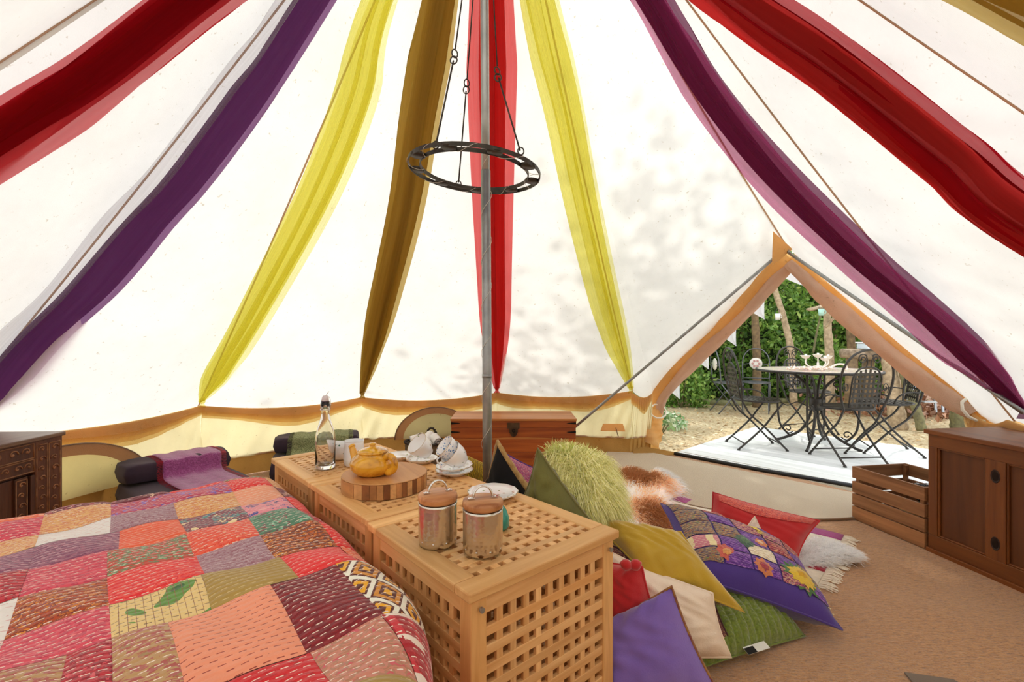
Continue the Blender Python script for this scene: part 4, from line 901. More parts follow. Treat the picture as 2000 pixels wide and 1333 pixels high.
for (t0, t1, cs, ks) in rowsQ:
    for i, k in enumerate(ks): patch(cs[i], cs[i+1], t0, t1, k)
    patch(.57, .80, t0, t1, ks[-1] if t0 > .5 else 'crims')
    if cs[0] > -.15: patch(-.15, cs[0], t0, t1, 'khaki')
    lk = leftk.get(t1 if t1 in leftk else t0, None) or leftk.get(round(t0, 3))
    for i in range(5): patch(Lc[i], Lc[i+1], t0, t1, (leftk[round(t1,3)][4-i] if round(t1,3) in leftk else rq.choice(pool)))

# ------------------------------------------------------------------ cushions heaped on the floor
def pillow(name, label, P, thick, front, back=None, pipe=None, n=26, wr=.004, seed=0, disp=None, pinch=.07, ppiper=.004):
    P = [Vector(p) for p in P]; c = sum(P, Vector())/4; base = Vector((c.x, c.y, max(0, min(p.z for p in P)))); g = thing(name, label, 'cushion', base)
    nrm = (P[1]-P[0]).cross(P[3]-P[0]).normalized()
    if nrm.dot(Vector((0,0,EYE)) - c) < 0: nrm = -nrm
    rs = random.Random(seed); f1, f2, f3 = rs.uniform(5, 9), rs.uniform(5, 9), rs.uniform(0, 6)
    def base_pt(u, v):
        cu, cv = 2*u-1, 2*v-1; uu = .5 + .5*cu*(1 - pinch*(1-cv*cv)); vv = .5 + .5*cv*(1 - pinch*(1-cu*cu))
        return (P[0]*(1-uu) + P[1]*uu)*(1-vv) + (P[3]*(1-uu) + P[2]*uu)*vv
    def prof(u, v):
        cu, cv = abs(2*u-1), abs(2*v-1); return max(0, (1 - cu**3.2)*(1 - cv**3.2))**.62
    def face(sg):
        def fn(u, v):
            h = prof(u, v); w = wr*math.sin(f1*u*3 + 4*math.sin(f2*v) + f3)*math.sin(f2*v*2)*h + wr*.7*math.sin(40*u + 13*v + f3)*(1-h)*h*3
            p = base_pt(u, v) + nrm*(sg*(thick/2*h + w + (disp(u, v) if disp and sg > 0 else 0)))
            return Vector((p.x, p.y, max(p.z, .006))) - base
        return fn
    mb = MB(); mb.grid(face(1), n, n, lambda u, v: (u, v)); g2 = mb.build('front_cover', front, g, True)
    mb = MB(); mb.grid(face(-1), 16, 16, lambda u, v: (u, v)); mb.build('back_cover', back or front, g, True)
    E = [(k/14, 0) for k in range(14)] + [(1, k/14) for k in range(14)] + [(1-k/14, 1) for k in range(14)] + [(0, 1-k/14) for k in range(14)]
    mb = MB(); mb.tube([(lambda q: Vector((q.x, q.y, max(q.z, .008))) - base)(base_pt(*e)) for e in E], ppiper, 6, True); mb.build('piping', pipe or back or front, g, True)
    return g, g2, lambda u, v, k=0.0: face(1)(u, v) + nrm*k
V_lil = fabric('velvet_lilac', '#6a52a8', '#8068b8', 5, .8, .8, .2, 300); V_red = fabric('velvet_red', '#a80f16', '#bd1a1e', 5, .85, .6); V_grn = fabric('velvet_green', '#4d4c1a', '#6a6828', 6, .7, .15, .2, 300); V_mus = fabric('velvet_mustard', '#a8860f', '#bb9a1c', 5, .75, .7)
L_crm = fabric('linen_cream', '#e2d3c0', '#d8c5b0', 6, .9, .2, .4, 250); V_blk = fabric('velvet_black', '#0a0809', '#100d0e', 5, .95, .0); T_bei = fabric('trim_beige', '#b5935c', '#94703c', 60, .9, .2, .6, 200); C_pur = fabric('cotton_purple', '#3a2273', '#432a80', 5, .85, .4); C_gold = fabric('trim_gold', '#a5792f', '#6b2f3a', 60)
t = NT('quilted_mustard'); uv = t.coord('UV'); br = t.n('TexBrick', {'Vector': t.n('Mapping', {'Vector': uv, 'Rotation': (0,0,R(45))}).outputs[0], 'Scale': 14.0, 'Mortar Size': .06, 'Mortar Smooth': .8, 'Color1': hexc('#b8981a'), 'Color2': hexc('#ad8d14'), 'Mortar': hexc('#8a6f0c')}); M_quim = t.surf(t.pbr(br.outputs[0], .75, 0, t.bump(br.outputs['Fac'], .8, -.012), **{'Sheen Weight': .5}))
t = NT('knit_mustard'); uv = t.coord('UV'); w = t.n('TexWave', {'Vector': uv, 'Scale': 9.0, 'Distortion': 8.0, 'Detail': 2.0}).outputs['Fac']; M_knm = t.surf(t.pbr(t.ramp(w, [(0, hexc('#8a6a0c')), (.6, hexc('#c09a1e'))]), .9, 0, t.bump(w, 1.0, .01)))
M_kil = quilt_mat('kilim_red', 'mottle', ['#3c1c1c','#7d1f22','#2a2a26','#a8503c','#b7a06a'], .7, '#5a2a22'); M_pink = quilt_mat('patch_pink', 'mottle', ['#8c2f63','#c05a7d','#5b2a73','#d08f8a'], .6, '#e0c0b0')
M_ethn = quilt_mat('red_block_print', 'mottle', ['#c01b1c','#d9705a','#b3161a','#8d2a4a'], .9, '#e9a58a')
pillow('cushion', 'mustard knitted cushion between the stacked cups and the tent pole', [at(868,868,2.2), at(968,915,2.12), at(985,1010,2.02), at(893,990,2.06)], .13, M_knm, V_mus, seed=1)
pillow('cushion', 'purple and pink patchwork cushion behind the black cushion', [at(966,872,2.42), at(1082,930,2.36), at(1088,1078,2.2), at(975,1075,2.25)], .12, M_pink, C_pur, C_pur, seed=2)
pillow('cushion', 'black velvet cushion with beige trim leaning beside the tent pole', [at(972,864,1.82), at(1062,1000,1.74), at(1050,1130,1.66), at(938,985,2.06)], .11, V_blk, T_bei, T_bei, seed=3, ppiper=.010)
pillow('cushion', 'dark green velvet cushion standing on its corner before the furry one', [at(1050,876,1.66), at(1172,1040,1.58), at(1120,1190,1.50), at(1016,985,1.72)], .13, V_grn, V_grn, fabric('velvet_green_edge', '#6f6a3a'), seed=4, wr=.011)
gf, gff, fsurf = pillow('furry_cushion', 'furry lime green cushion behind the dark green velvet one', [at(1066,880,1.98), at(1170,915,2.0), at(1204,1040,1.82), at(1106,1060,1.7)], .26, fabric('fur_base_green', '#8d9a4c'), None, seed=5)
def fur(parent, root, nrm_flow, n, L, width, colf, seed=0, name='fur'):
    rs = np.random.RandomState(seed); V, Fc, C = [], [], []
    for i in range(n):
        u, v = rs.rand(2); r = root(u, v)
        if r is None: continue
        p, nr, fl = r; d = (nr*(.55 + .5*rs.rand()) + fl*(.7 + .5*rs.rand()) + Vector(rs.randn(3)*.33)).normalized(); l = L*(.55 + .7*rs.rand()); sd = d.cross(Vector(rs.randn(3))).normalized()*width
        m = p + d*l*.55; e = p + d*l*.9 + Vector((0,0,-.30*l)) + fl*.25*l; o = len(V)
        V += [tuple(p - sd), tuple(p + sd), tuple(m + sd*.8), tuple(m - sd*.8), tuple(e)]; Fc += [(o,o+1,o+2,o+3),(o+3,o+2,o+4)]
        c = colf(u, v, p, rs); C += [c]*5
    mb = MB(); mb.v, mb.f = V, Fc; o = mb.build(name, MATS['fur'], parent, False, kind='stuff', col=C); return o
MATS['fur'] = tintmat('fur', .75, .35)
def col_(h, k=1.0): c = hexc(h); return (c[0]*k, c[1]*k, c[2]*k, 1)
cc = Vector((0,0,0))
def froot(u, v):
    e = .02; p = fsurf(u, v); a = fsurf(min(1, u+e), v) - fsurf(max(0, u-e), v); b = fsurf(u, min(1, v+e)) - fsurf(u, max(0, v-e)); n = a.cross(b)
    n = n.normalized() if n.length > 1e-9 else Vector((0,0,1)); q = p + gf.location
    if n.dot(Vector((0,0,EYE)) - q) < 0: n = -n
    return p, n, Vector((0,0,-.6)) + Vector((.25, -.1, 0))
fur(gf, froot, None, 11000, .085, .0013, lambda u, v, p, rs: col_(['#c2c08c','#d2d0a6','#a8a870','#deddba'][rs.randint(4)], 1.2 + .35*rs.rand()), 4)
def ftop(u, v):
    p, n, f = froot(u, .02 + .12*v); return p, n + Vector((0,0,.9)), Vector((.1,0,.5))
fur(gf, ftop, None, 900, .07, .0011, lambda u, v, p, rs: col_('#c9cf86', .9 + .3*rs.rand()), 5, 'fur')
pillow('cushion', 'mustard quilted velvet cushion at the nearest table corner', [at(1150,1016,1.78), at(1330,1040,1.62), at(1453,1196,1.50), at(1265,1128,1.50)], .15, V_mus, M_quim, V_mus, seed=6, wr=.005)
pillow('cushion', 'dark red kilim cushion between the cream and mustard ones', [at(1178,1058,1.66), at(1388,1142,1.53), at(1432,1262,1.47), at(1220,1250,1.52)], .09, M_kil, M_kil, seed=7)
pillow('cushion', 'plain cream linen cushion behind the lilac velvet one', [at(1178,1072,1.58), at(1392,1160,1.46), at(1428,1284,1.41), at(1225,1300,1.40)], .13, L_crm, M_kil, L_crm, seed=8, wr=.008)
gr, grf, _ = pillow('cushion', 'small plain red cushion with a fabric bow beside the table leg', [at(1165,1092,1.52), at(1254,1108,1.42), at(1282,1205,1.38), at(1190,1240,1.40)], .11, V_red, V_red, seed=9)
mb = MB(); c = at(1232,1104,1.40) - gr.location
for s in (-1, 1): mb.lathe([(.001,-.02),(.012,-.012),(.017,0),(.012,.012),(.001,.02)], 12, c + Vector((s*.014,0,0)), Matrix.Rotation(R(70*s), 3, 'Y'))
mb.build('bow', V_red, gr, True)
pillow('cushion', 'lilac velvet cushion leaning at the front of the heap beside the table leg', [at(1150,1222,1.45), at(1312,1146,1.33), at(1402,1350,1.29), at(1200,1400,1.265)], .14, V_lil, C_gold, C_gold, seed=10, wr=.006)
def knit(u, v):
    a = u*15; k = abs(2*(a % 1) - 1); return .007*(1 - k**2.5) * (.45 + .55*abs(math.sin(math.pi*(v*19 + .45*(k if int(a) % 2 else 1-k)))))
t = NT('chunky_wool'); M_wool = t.surf(t.pbr(t.ramp(t.noise(t.coord('Object'), 160, 3), [(.3, hexc('#4a5a16')), (.7, hexc('#72822a'))]), .95, 0, None, **{'Sheen Weight': .5}))
gk, _, ks_ = pillow('cushion', 'moss green chunky knitted cushion flat on the floor at the front', [at(1290,1150,1.72), at(1455,1120,1.86), at(1572,1243,1.60), at(1365,1306,1.40)], .15, M_wool, M_wool, seed=12, n=150, disp=knit, pinch=.03)
mb = MB(); a, b = ks_(.38, .995, .004), ks_(.58, .995, .004); mb.grid(lambda u, v: a.lerp(b, u) + Vector((.005,-.028,-.004))*v + Vector((0,0,.003)), 4, 2); mb.build('care_label', fabric('label_white', '#e9e4dc'), gk, solid=.0015, label='small white and black fabric label')
mb = MB(); mb.grid(lambda u, v: a.lerp(b, u*.42) + Vector((.005,-.029,-.004))*v + Vector((0,0,.0045)), 4, 2); mb.build('care_label_print', V_blk, gk)
# large embroidered cushion
gp, _, ps = pillow('cushion', 'large purple cushion with embroidered patchwork front', [at(1290,984,2.10), at(1545,1078,1.98), at(1645,1231,1.57), at(1350,1128,1.62)], .19, C_pur, C_pur, C_pur, seed=13, n=30, wr=.004)
pm = [quilt_mat('emb_' + str(i), k, c, s, st_) for i, (k, c, s, st_) in enumerate([('mottle', ['#6d2a4f','#a34a72','#c9a06a','#7f5a8a'], .8, '#d9b98a'), ('mottle', ['#e3d8c2','#cfc09a','#b59aa0'], .8, '#f2ead8'), ('mottle', ['#51257a','#6a3793','#8a5aa5'], .5, '#b08ac0'), ('mottle', ['#7a2438','#a5444c','#c99a5a'], .8, '#d8b487'), ('mottle', ['#8d7a3a','#b59a4a','#6d4a6a'], .9, '#e0cf8a'), ('stripe', ['#c97a8a','#e0d0a0'], .3, '#f0e0c0'), ('mottle', ['#4a3a5a','#8a7a5a','#a0503c','#5d8a5a'], 1.0, '#cdb98a')])]
us = [.015,.22,.42,.62,.81,.975]; vs = [.015,.20,.40,.60,.76,.90]; rp = random.Random(5)
for i in range(5):
    for j in range(5):
        a, b, c, d = us[i]+.006, us[i+1]-.006, vs[j]+.006, vs[j+1]-.006; mb = MB(); off = rp.random()
        mb.grid(lambda u, v: ps(a + (b-a)*u, c + (d-c)*v, .0035 + .004*(16*u*(1-u)*v*(1-v))**.4), 8, 8, lambda u, v: (off + u*.12, off + v*.12)); mb.build('embroidered_patch', pm[[0,1,2,3,0,4,2,6,5,2,3,6][rp.randrange(12)]], gp, True)
def flower(u0, v0, r, cs, petals, par, name='embroidered_flower'):
    for q, (k, c) in enumerate(cs):
        mb = MB(); o0 = ps(u0, v0, .008 + .0025*q); n = petals
        ring_ = [ps(u0 + r*k*(1 - .22*(i % 2))*math.cos(math.pi*i/n), v0 + r*k*(1 - .22*(i % 2))*math.sin(math.pi*i/n), .006 + .0025*q) for i in range(2*n)]
        mb.add([o0 + (o0 - ps(u0, v0, 0))*.4] + ring_, [(0, 1 + i, 1 + (i+1) % (2*n)) for i in range(2*n)]); mb.build(name, fabric('thread_' + c[1:], c, None, 90, .7, .3, .8, 200), par)
flower(.78, .78, .15, [(1.0, '#3f6b35'), (.72, '#d8b52a'), (.3, '#c99a1c')], 13, gp); flower(.60, .28, .085, [(1.0, '#c9a82a'), (.55, '#e0c64a')], 9, gp); flower(.42, .60, .08, [(1.0, '#3c5a4a'), (.5, '#5a7a5a')], 8, gp); flower(.5, .84, .075, [(1.0,'#c9784a'), (.5,'#a33c4a')], 8, gp); flower(.24, .80, .08, [(1.0,'#c45a4a'),(.5,'#d89a5a')], 8, gp); flower(.56, .52, .06, [(1.0,'#d07a3a'),(.5,'#e0c0a0')], 7, gp)
mb = MB(); k_ = 0
for i in range(46):
    u = .955 + .015*math.sin(i*2.4); v = .08 + .86*i/46; mb.lathe([(.0005,.002),(.003,.001),(.0035,0)], 6, ps(u, v, .004), None, False)
mb.build('sequins', simple('sequin', '#d8cba0', .3, .6), gp, kind='stuff')
gc, _, cs_ = pillow('cushion', 'red cushion with patterned top leaning behind the embroidered one', [at(1392,962,2.36), at(1602,1018,2.16), at(1556,1096,2.08), at(1372,1062,2.26)], .15, V_red, M_ethn, V_red, seed=14)
mb = MB(); mb.grid(lambda u, v: cs_(.06 + .90*u, .02 + .26*v*(1 - .5*(2*u-1)**2), .004), 16, 6, lambda u, v: (u*.5, v*.2)); mb.build('patterned_panel', M_ethn, gc, True)
pillow('cushion', 'cream cushion with only its corner showing between the red and embroidered ones', [at(1474,1010,2.02), at(1512,1080,1.98), at(1470,1120,1.95), at(1432,1060,2.0)], .05, L_crm, L_crm, seed=15)

# striped rug with fringe, sheepskins
ra, rb_ = Vector((1.71, 2.42, 0)), Vector((1.246, 1.92, 0)); rd = Vector((-.74, .68, 0)).normalized()
rg = thing('striped_rug', 'red and cream striped fringed rug under the cushions', 'rug', ra)
bands = [(0,.14,'#a02f7c'),(.14,.30,'#e6dccb'),(.30,.42,'#b55a8c'),(.42,.55,'#e8dfd0'),(.55,.78,'#9c1730'),(.78,1.0,'#e0d4bf')]
for a, b, c in bands:
    mb = MB(); mb.grid(lambda u, v: ra.lerp(rb_, a + (b-a)*u) + rd*(1.25*v) + Vector((0,0,.007 + .002*math.sin(20*v))) - ra, 6, 30); mb.build('stripe', fabric('rug_' + c[1:], c, None, 30, .95, .3, .7, 180), rg, True, solid=.006)
mb = MB(); rs = random.Random(8)
for i in range(90):
    p = ra.lerp(rb_, i/89) - ra + Vector((0,0,.006)); d = -rd*.06 + Vector((rs.uniform(-.012,.012), rs.uniform(-.012,.012), 0)); mb.tube([p, p + d*.5 + Vector((0,0,.004)), p + d - Vector((0,0,.002))], .0022, 4)
mb.build('fringe', fabric('fringe_cream', '#e3d9c6'), rg, kind='stuff', label='cream tasselled edge')
def sheepskin(label, outline, z, colf, L, n, seed, flow):
    P = spline(outline + [outline[0]], 6); P = [Vector((p[0], p[1], 0)) for p in P[:-1]]; c = sum(P, Vector())/len(P); g = thing('sheepskin', label, 'sheepskin', (c.x, c.y, 0)); m = len(P)
    def srf(u, v):
        x = (u*m) % m; i = int(x); f = x - i; e = P[i].lerp(P[(i+1) % m], f) - c; return Vector((e.x*v, e.y*v, z*(1 - v**4) + .010 + .010*math.sin(9*e.x*v + 3*e.y)))
    mb = MB(); mb.grid(srf, 60, 8); mb.build('hide', fabric('hide_cream', '#d9cdbb'), g, True)
    def root(u, v): p = srf(u, math.sqrt(v)); return p, Vector((0,0,1)), flow + (p*.9 if p.length > 0 else Vector())
    fur(g, root, None, n, L, .0016, lambda u, v, p, rs: colf(p, rs), seed); return g
def fxy(px, py, z=0): p = on(px, py, z); return (p.x, p.y)
def brownwhite(p, rs):
    k = p.x*.9 - .28*p.y + .10*math.sin(14*p.x)*math.sin(9*p.y) + rs.randn()*.05
    if p.y > .10 and p.x > .14 or p.x > .26: return col_('#f1ece4', .85 + .2*rs.rand())
    d = math.sin(13*p.x + 2.0) + math.sin(9*p.y + 6*p.x); return col_('#a8744a' if d > .75 + rs.randn()*.3 else ('#e0c09c' if d > .1 + rs.randn()*.3 else '#f8f0e6'), 1.05 + .35*rs.rand())
sheepskin('brown and white patched sheepskin on the coir floor behind the cushions', [fxy(1185,945), fxy(1225,938), fxy(1275,962), fxy(1292,938), fxy(1330,968), fxy(1300,990), fxy(1300,1040), fxy(1250,1070), fxy(1190,1050)], .09, brownwhite, .085, 11000, 3, Vector((.4,-.3,0)))
sheepskin('long haired white sheepskin tail over the end of the striped rug', [fxy(1540,1112), fxy(1575,1070), fxy(1625,1078), fxy(1680,1104), fxy(1640,1108), fxy(1600,1112)], .03, lambda p, rs: col_('#f3eee6', .95 + .25*rs.rand()), .05, 5500, 6, Vector((.7,-.25,0)))
# ------------------------------------------------------------------ outdoors: ground, deck, garden furniture
t = NT('leafy_gravel'); v = t.coord('Object'); n1 = t.noise(v, 34.0, 5.0, .7); n2 = t.noise(v, 1.1, 3.0)
col = t.ramp(n1, [(.30, hexc('#8a7350')), (.5, hexc('#cdb68c')), (.72, hexc('#efe0c2'))]); col = t.mix(t.ramp(n2, [(.45,(0,0,0)),(.7,(.7,.7,.7))]), col, hexc('#a58f6c'))
M_gr = t.surf(t.pbr(col, .95, 0, t.bump(n1, .8, .03)))
mb = MB(); mb.grid(lambda u, v: Vector((-25 + 50*u, -25 + 50*v, -.075)), 4, 4); g = mb.build('ground', M_gr); g['kind'] = 'structure'; tag(g, 'pale leaf-strewn gravel ground of the clearing outside', 'ground')
W_deck = wood('deck_board', '#e2e5e2', '#cdd1cd', 0, .7, .6, True, (.3,.7), .5)
DO = Vector((1.50, 4.275, 0)); dk = thing('wooden_deck', 'weathered grey boarded deck outside the tent doorway', 'deck', Vector((1.50, 4.275, -.07)), math.atan2(DU.y, DU.x))
bw = .138
m0 = MB(); m0.box((1.55, 0, 0), (3.1, bw-.005, .026)); m0.v = m0.v
for k in range(13):
    if k == 0: b0 = m0.build('deck_board', W_deck, dk, loc=(0, .04 + bw/2, .052), bevel=.003)
    else: inst(b0, dk, (0, .04 + bw*(k+.5), .052))
mb = MB()
for k in range(5): mb.box((.1 + .7*k, .93, .018), (.06, 1.78, .04))
mb.build('joists', W_deck, dk); mb = MB(); mb.box((1.55, .02, .03), (3.1, .03, .06)); mb.build('edge_board', W_deck, dk)
DZ = -.004
# fallen leaves
def leaf_mesh(pts, seed, s0, s1, flat=False):
    rs = np.random.RandomState(seed); V, Fc = [], []
    for p in pts:
        s = rs.uniform(s0, s1); 
        if flat: a = rs.rand()*6.28; d = Vector((math.cos(a), math.sin(a), rs.randn()*.2)); n = Vector((rs.randn()*.25, rs.randn()*.25, 1))
        else: d = Vector(rs.randn(3)).normalized(); n = Vector(rs.randn(3)) + Vector((0,-.5,.6))
        n = (n - d*n.dot(d)); n = n.normalized() if n.length > 1e-6 else Vector((0,0,1)); w = d.cross(n); p = Vector(p); o = len(V)
        V += [tuple(p), tuple(p + d*s*.5 + w*s*.28 + n*s*.07), tuple(p + d*s), tuple(p + d*s*.5 - w*s*.28 + n*s*.07)]; Fc += [(o,o+1,o+2),(o,o+2,o+3)]
    mb = MB(); mb.v, mb.f = V, Fc; return mb
L_dry = leafmat('dry_leaf', ['#a98552','#d9ba8c','#86603a','#ecdcb8','#bf9462'], .1)
L_hedge = leafmat('hedge_leaf', ['#46692a','#80a84a','#34521f','#9cc062','#5f8836','#b8c86a'], .4); L_ivy = leafmat('ivy_leaf', ['#4b7a3c','#8fb078','#d5dcc6','#6d9a58'], .3); L_tree = leafmat('tree_leaf', ['#4d7a2c','#6f9a3c','#3a5f22'], .35)
rs = np.random.RandomState(2); pts = []
while len(pts) < 5200:
    x, y = rs.uniform(1.2, 8.5), rs.uniform(4.4, 9.0)
    if x > .24*y: pts.append((x, y, -.072 + .004*rs.rand()))
pts = [p for p in pts if not (0 < (Vector(p)-DO).dot(DU) < 3.1 and 0 < (Vector(p)-DO).dot(DV) < 1.86)]
lf = leaf_mesh(pts, 3, .025, .06, True).build('fallen_leaves', L_dry); lf['kind'] = 'stuff'; tag(lf, 'dry fallen leaves scattered over the gravel outside', 'leaves')
rs = np.random.RandomState(4); pts = [(5.9 + rs.randn()*.55, 6.9 + rs.randn()*.3, -.07 + abs(rs.randn())*.16) for _ in range(1500)]
lf = leaf_mesh(pts, 5, .06, .13).build('leaf_pile', leafmat('brown_leaf', ['#5a3a28','#b5835f','#8a5a42','#d0b09a'], .1)); lf['kind'] = 'stuff'; tag(lf, 'heap of brown dead leaves behind the metal stepladder', 'leaves')

# iron table
M_blk = simple('painted_iron', '#24211e', .42, .35, '#3a352f', 25); M_grey = simple('weathered_iron', '#54565a', .5, .5, '#6a6c70', 25)
tb_ = thing('garden_table', 'round mosaic-topped wrought iron table on the deck', 'table', Vector((2.93, 4.52, .0)), R(20)); TZ2 = .728
t = NT('mosaic_top'); v = t.coord('Object'); vo = t.n('TexVoronoi', {'Vector': v, 'Scale': 34.0}, feature='DISTANCE_TO_EDGE').outputs[0]; vc = t.n('TexVoronoi', {'Vector': v, 'Scale': 34.0}).outputs['Color']
col = t.mix(t.math('LESS_THAN', vo, .05), t.mix(.75, vc, hexc('#cbb79c')), hexc('#8a7f70')); M_mos = t.surf(t.pbr(col, .35))
mb = MB(); mb.lathe([(.001,TZ2-.016),(.505,TZ2-.016),(.505,TZ2),(.001,TZ2)], 64, cap=False); mb.build('tabletop', M_mos, tb_, False)
mb = MB(); mb.tube([(.512*math.cos(a), .512*math.sin(a), TZ2-.010) for a in [2*math.pi*k/64 for k in range(64)]], .013, 6, True); mb.build('rim', M_blk, tb_, True)
def vert(pts, a, r=.011, flat=1.0): 
    m = Matrix.Rotation(a, 3, 'Z'); mb = MB(); mb.tube([m @ Vector((p[0], 0, p[1])) for p in spline(pts, 8)], r, 7, False, flat); return mb
def scroll(c, r, turns, a, dirn=1, w=.006, start=0.0):
    m = Matrix.Rotation(a, 3, 'Z'); N = 26; mb = MB(); mb.tube([m @ Vector((c[0] + r*(1-.8*k/N)*math.cos(start + dirn*turns*6.283*k/N), 0, c[1] + r*(1-.8*k/N)*math.sin(start + dirn*turns*6.283*k/N))) for k in range(N+1)], w, 5); return mb
for k in range(4):
    a = R(90*k + 25); L = vert([(.34,TZ2-.02),(.20,.68),(.075,.56),(.045,.42),(.055,.28),(.14,.12),(.30,.022),(.36,.004)], a, .013).build('leg', M_blk, tb_, True)
    vert([(.34,TZ2-.02),(.335,.5),(.335,.32),(.31,.16),(.22,.05)], a, .010).build('leg_strut', M_blk, L, True)
    scroll((.245,.13), .05, 1.4, a, 1, .006, 3.6).build('scroll', M_blk, L, True); scroll((.16,.60), .05, 1.3, a, -1, .006, 3.0).build('scroll', M_blk, L, True)
    vert([(.06,.36),(.16,.40),(.25,.36),(.33,.40)], a, .005).build('scroll', M_blk, L, True)
mb = MB(); mb.lathe([(.055,.34),(.062,.36),(.062,.44),(.055,.46)], 16); mb.build('collar', M_blk, tb_, True)
# folding chairs
def iron_chair(label, mat):
    g = thing('garden_chair', label, 'chair', (0,0,0), 0, 'wrought iron folding chairs round the mosaic table'); w = .20
    B = lambda z: -.17 - .16*(z-.45)                      # backrest leans away
    arch = [(-.165,.45),(-.20,.55),(-.222,.68),(-.205,.80),(-.13,.90),(0,.94),(.13,.90),(.205,.80),(.222,.68),(.20,.55),(.165,.45)]
    mb = MB(); mb.tube([(x, B(z), z) for x, z in spline(arch, 6)], .0095, 7); bf = mb.build('back_frame', mat, g, True)
    inner = [(-.125,.47),(-.125,.66),(-.115,.73),(-.07,.785),(0,.80),(.07,.785),(.115,.73),(.125,.66),(.125,.47)]
    mb = MB(); mb.tube([(x, B(z), z) for x, z in spline(inner, 5)], .007, 6); mb.build('inner_hoop', mat, bf, True)
    mb = MB()
    for i in range(6):
        x = -.10 + .04*i; z1 = .785 - .9*x*x*4; M = Matrix.Rotation(R(9), 3, 'X'); mb.box((x, B((.47+z1)/2), (.47+z1)/2), (.017, .004, z1-.47), M=M)
    for j in range(7):
        z = .505 + .04*j; ww = .245 if z < .70 else .20; mb.box((0, B(z)-.003, z), (ww, .004, .016), M=Matrix.Rotation(R(9), 3, 'X'))
    mb.build('lattice', mat, bf)
    for s in (-1, 1):
        mb = MB(); N = 26
        mb.tube([(s*(.058 + .042*(1-.8*k/N)*math.cos(2.6 - 1.5*6.283*k/N)), B(.86), .865 + .042*(1-.8*k/N)*math.sin(2.6 - 1.5*6.283*k/N)) for k in range(N+1)], .005, 5); mb.build('scroll', mat, bf, True)
        mb = MB(); mb.tube([(s*x, B(z), z) for x, z in spline([(.02,.80),(.016,.84),(.03,.885)], 5)], .005, 5); mb.build('scroll_stem', mat, bf, True)
        mb = MB(); mb.tube([(s*(.168 + .028*(1-.8*k/N)*math.cos(-1 + 1.4*6.283*k/N)), B(.62), .63 + .045*(1-.8*k/N)*math.sin(-1 + 1.4*6.283*k/N)) for k in range(N+1)], .004, 5); mb.build('scroll', mat, bf, True)
        mb = MB(); mb.tube(spline([(s*.165, B(.45), .45), (s*.166, -.10, .33), (s*.166, .02, .22), (s*.166, .16, .07), (s*.166, .215, .012)], 5), .009, 7); mb.lathe([(.001,0),(.014,0),(.012,.012),(.001,.014)], 10, (s*.166, .217, 0)); mb.build('leg', mat, g, True)
        mb = MB(); mb.tube(spline([(s*.185, .17, .435), (s*.185, .09, .33), (s*.185, .0, .21), (s*.185, -.14, .07), (s*.185, -.205, .012)], 5), .009, 7); mb.lathe([(.001,0),(.014,0),(.012,.012),(.001,.014)], 10, (s*.185, -.207, 0)); mb.build('leg', mat, g, True)
        mb = MB(); mb.tube(spline([(s*.20, B(.56), .56), (s*.225, -.10, .565), (s*.225, -.02, .53), (s*.205, .02, .45)], 5), .007, 6); mb.build('armrest', mat, g, True)
    for (y, z) in ((.17,.06), (-.155,.06)):
        mb = MB(); mb.tube([(-.18, y, z), (.18, y, z)], .006, 6); mb.build('crossbar', mat, g, True)
    N = 44; mb = MB(); mb.tube([((.205 + .012*math.cos(4*a))*math.cos(a), .01 + (.195)*math.sin(a), .45) for a in [2*math.pi*k/N for k in range(N)]], .009, 6, True); sf = mb.build('seat_frame', mat, g, True)
    mb = MB()
    for i in range(9):
        x = -.17 + .0425*i; h = math.sqrt(max(.001, .2**2 - x*x))*.96; mb.box((x, .01, .452), (.026, 2*h, .0035)); mb.box((0, .01 + x, .455), (2*h, .026, .0035))
    mb.build('seat', mat, g)
    return g
c0 = iron_chair('black iron folding chair left of the table, seen from its side', M_blk)
c0.location = Vector((2.32, 4.48, DZ+.001)); c0.rotation_euler = (0, 0, R(-98))
dup(c0, Vector((2.83, 3.97, DZ+.001)), R(4), 'black iron folding chair nearest the camera with its lattice back to us')
dup(c0, Vector((3.42, 4.28, DZ+.001)), R(68), 'black iron folding chair at the right of the table beside the log post')
dup(c0, Vector((3.27, 5.18, DZ+.001)), R(196), 'black iron folding chair on the far side of the table')
